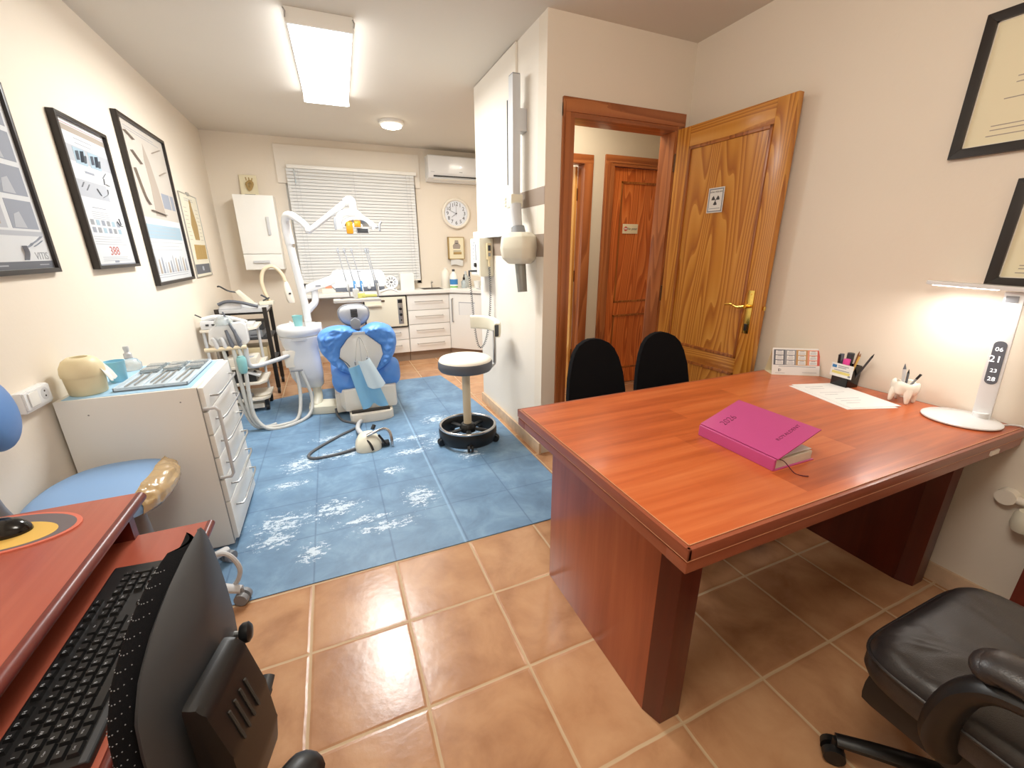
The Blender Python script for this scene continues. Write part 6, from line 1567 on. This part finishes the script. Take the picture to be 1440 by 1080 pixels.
def ex1(t, bd):
    m = MB('gloss_white'); m.tube([(-1.09, 2.72, .815), (-1.0, 2.71, .835), (-.9, 2.71, .82), (-.79, 2.7, .785)], lambda q: .022 - .008 * q, 12, 4, flat=(1, 1.2)); m.build('handpiece', t)
    m = MB('dark_grey'); m.tube([(-1.09, 2.72, .83), (-1.12, 2.72, .85), (-1.135, 2.72, .86)], .005, 8, 3); m.box((-1.07, 2.675, .77), (-1.05, 2.681, .785)); m.box((-1.03, 2.675, .77), (-1.01, 2.681, .785)); m.build('nozzle', t)
dev('polishing_device', 'rounded white device with a handpiece on top of the white trolley', (-1.11, 2.68, .7405), (-.92, 2.86, .81), 'unit_white', ex1, .02)
dev('white_keypad', 'white keypad lying on the right of the white trolley top', (-.90, 2.70, .7405), (-.75, 2.86, .77), 'gloss_white', lambda t, bd: None)
def ex2(t, bd):
    m = MB('print_light'); m.prism([(-.86, 2.70), (-.80, 2.70), (-.79, 2.76), (-.86, 2.76)], (V(0, 0, 0), XA, YA, ZA), .4855, .487); m.build('panel', t)
dev('white_scaler', 'white sloped device on the upper shelf of the white trolley', (-1.0, 2.69, .4205), (-.77, 2.9, .485), 'warm_white', ex2, .015)
def ex3(t, bd):
    m = MB('gloss_white'); m.box((-.86, 2.675, .335), (-.765, 2.8, .355), .006, rot=Ry(25)); m.mat('dark_grey'); m.cyl((-.81, 2.72, .352), (-.80, 2.72, .362), .012); m.build('keypad', t)
dev('black_motor', 'black device with a white keypad on the middle shelf of the white trolley', (-1.06, 2.69, .2755), (-.80, 2.9, .35), 'black', ex3)
m = MB('warm_white'); m.lathe([(0, 0), (.06, 0), (.07, .012), (.05, .022), (0, .024)], (-.79, 2.76, .1305), 28, scale=(1, .8, 1)); tag(m.build('oval_dish', smooth=50), 'oval cream dish on the bottom shelf of the white trolley', 'dish')
m = MB('slate'); m.box((-1.03, 2.69, .1305), (-.91, 2.8, .19), .02); tag(m.build('grey_handpiece_case'), 'grey rounded case on the bottom shelf of the white trolley', 'case')
m = MB('mid_grey'); m.sph((-.88, 2.73, .152), (.03, .025, .021)); tag(m.build('grey_bulb'), 'small grey rubber bulb between case and dish on the white trolley', 'bulb')

# ------------------------------------------------------------------ light
def area(name, loc, sx, sy, power, col, rot=(0, 0, 0)):
    l = bpy.data.lights.new(name, 'AREA'); l.shape = 'RECTANGLE'; l.size = sx; l.size_y = sy; l.energy = power; l.color = col
    o = bpy.data.objects.new(name, l); C.objects.link(o); o.location = loc; o.rotation_euler = rot; return o
area('fluorescent_light', (.015, 2.14, ZC - .085), .3, 1.2, 47, (.99, 1.0, .97))
ol = bpy.data.lights.new('office_ceiling_light', 'POINT'); ol.energy = 46; ol.color = (1.0, .955, .865); ol.shadow_soft_size = .3
oo = bpy.data.objects.new('office_ceiling_light', ol); C.objects.link(oo); oo.location = (.05, -1.0, 2.28)
area('round_lamp_light', (.6, 3.32, ZC - .07), .18, .18, 5, (1.0, .95, .85))
area('hall_ceiling_light', (1.75, 1.6, ZC - .03), .3, .3, 9, (1.0, .88, .7))
area('desk_lamp_light', (1.93, -.53, 1.175), .04, .17, 1.1, (1.0, .95, .9))
area('alcove_light', (1.75, 3.0, ZC - .03), .3, .3, 9, (1.0, .93, .8))
w = bpy.data.worlds.new('night'); scene.world = w; w.use_nodes = True
w.node_tree.nodes['Background'].inputs[0].default_value = (.02, .025, .04, 1); w.node_tree.nodes['Background'].inputs[1].default_value = 1

# ------------------------------------------------------------------ camera
cam = bpy.data.cameras.new('camera'); co = bpy.data.objects.new('camera', cam); C.objects.link(co)
cam.sensor_fit = 'HORIZONTAL'; cam.sensor_width = 36; cam.lens = 582.74 / 1440 * 36; cam.clip_start = .02
yaw, pitch, roll = -.4013, -.3121, .0045
Rm = Matrix.Rotation(yaw, 3, 'Z') @ Matrix.Rotation(pitch, 3, 'X') @ Matrix.Rotation(roll, 3, 'Y')
rgt, fwd, upv = Rm.col[0], Rm.col[1], Rm.col[2]
Mx = Matrix((rgt, upv, -fwd)).transposed().to_4x4()
co.matrix_world = Matrix.Translation((-.1158, -1.2741, 1.3332)) @ Mx
scene.camera = co
scene.view_settings.view_transform = 'Standard'; scene.view_settings.look = 'None'
scene.view_settings.exposure = 0.22; scene.view_settings.gamma = 1.0
scene.view_settings.use_curve_mapping = False
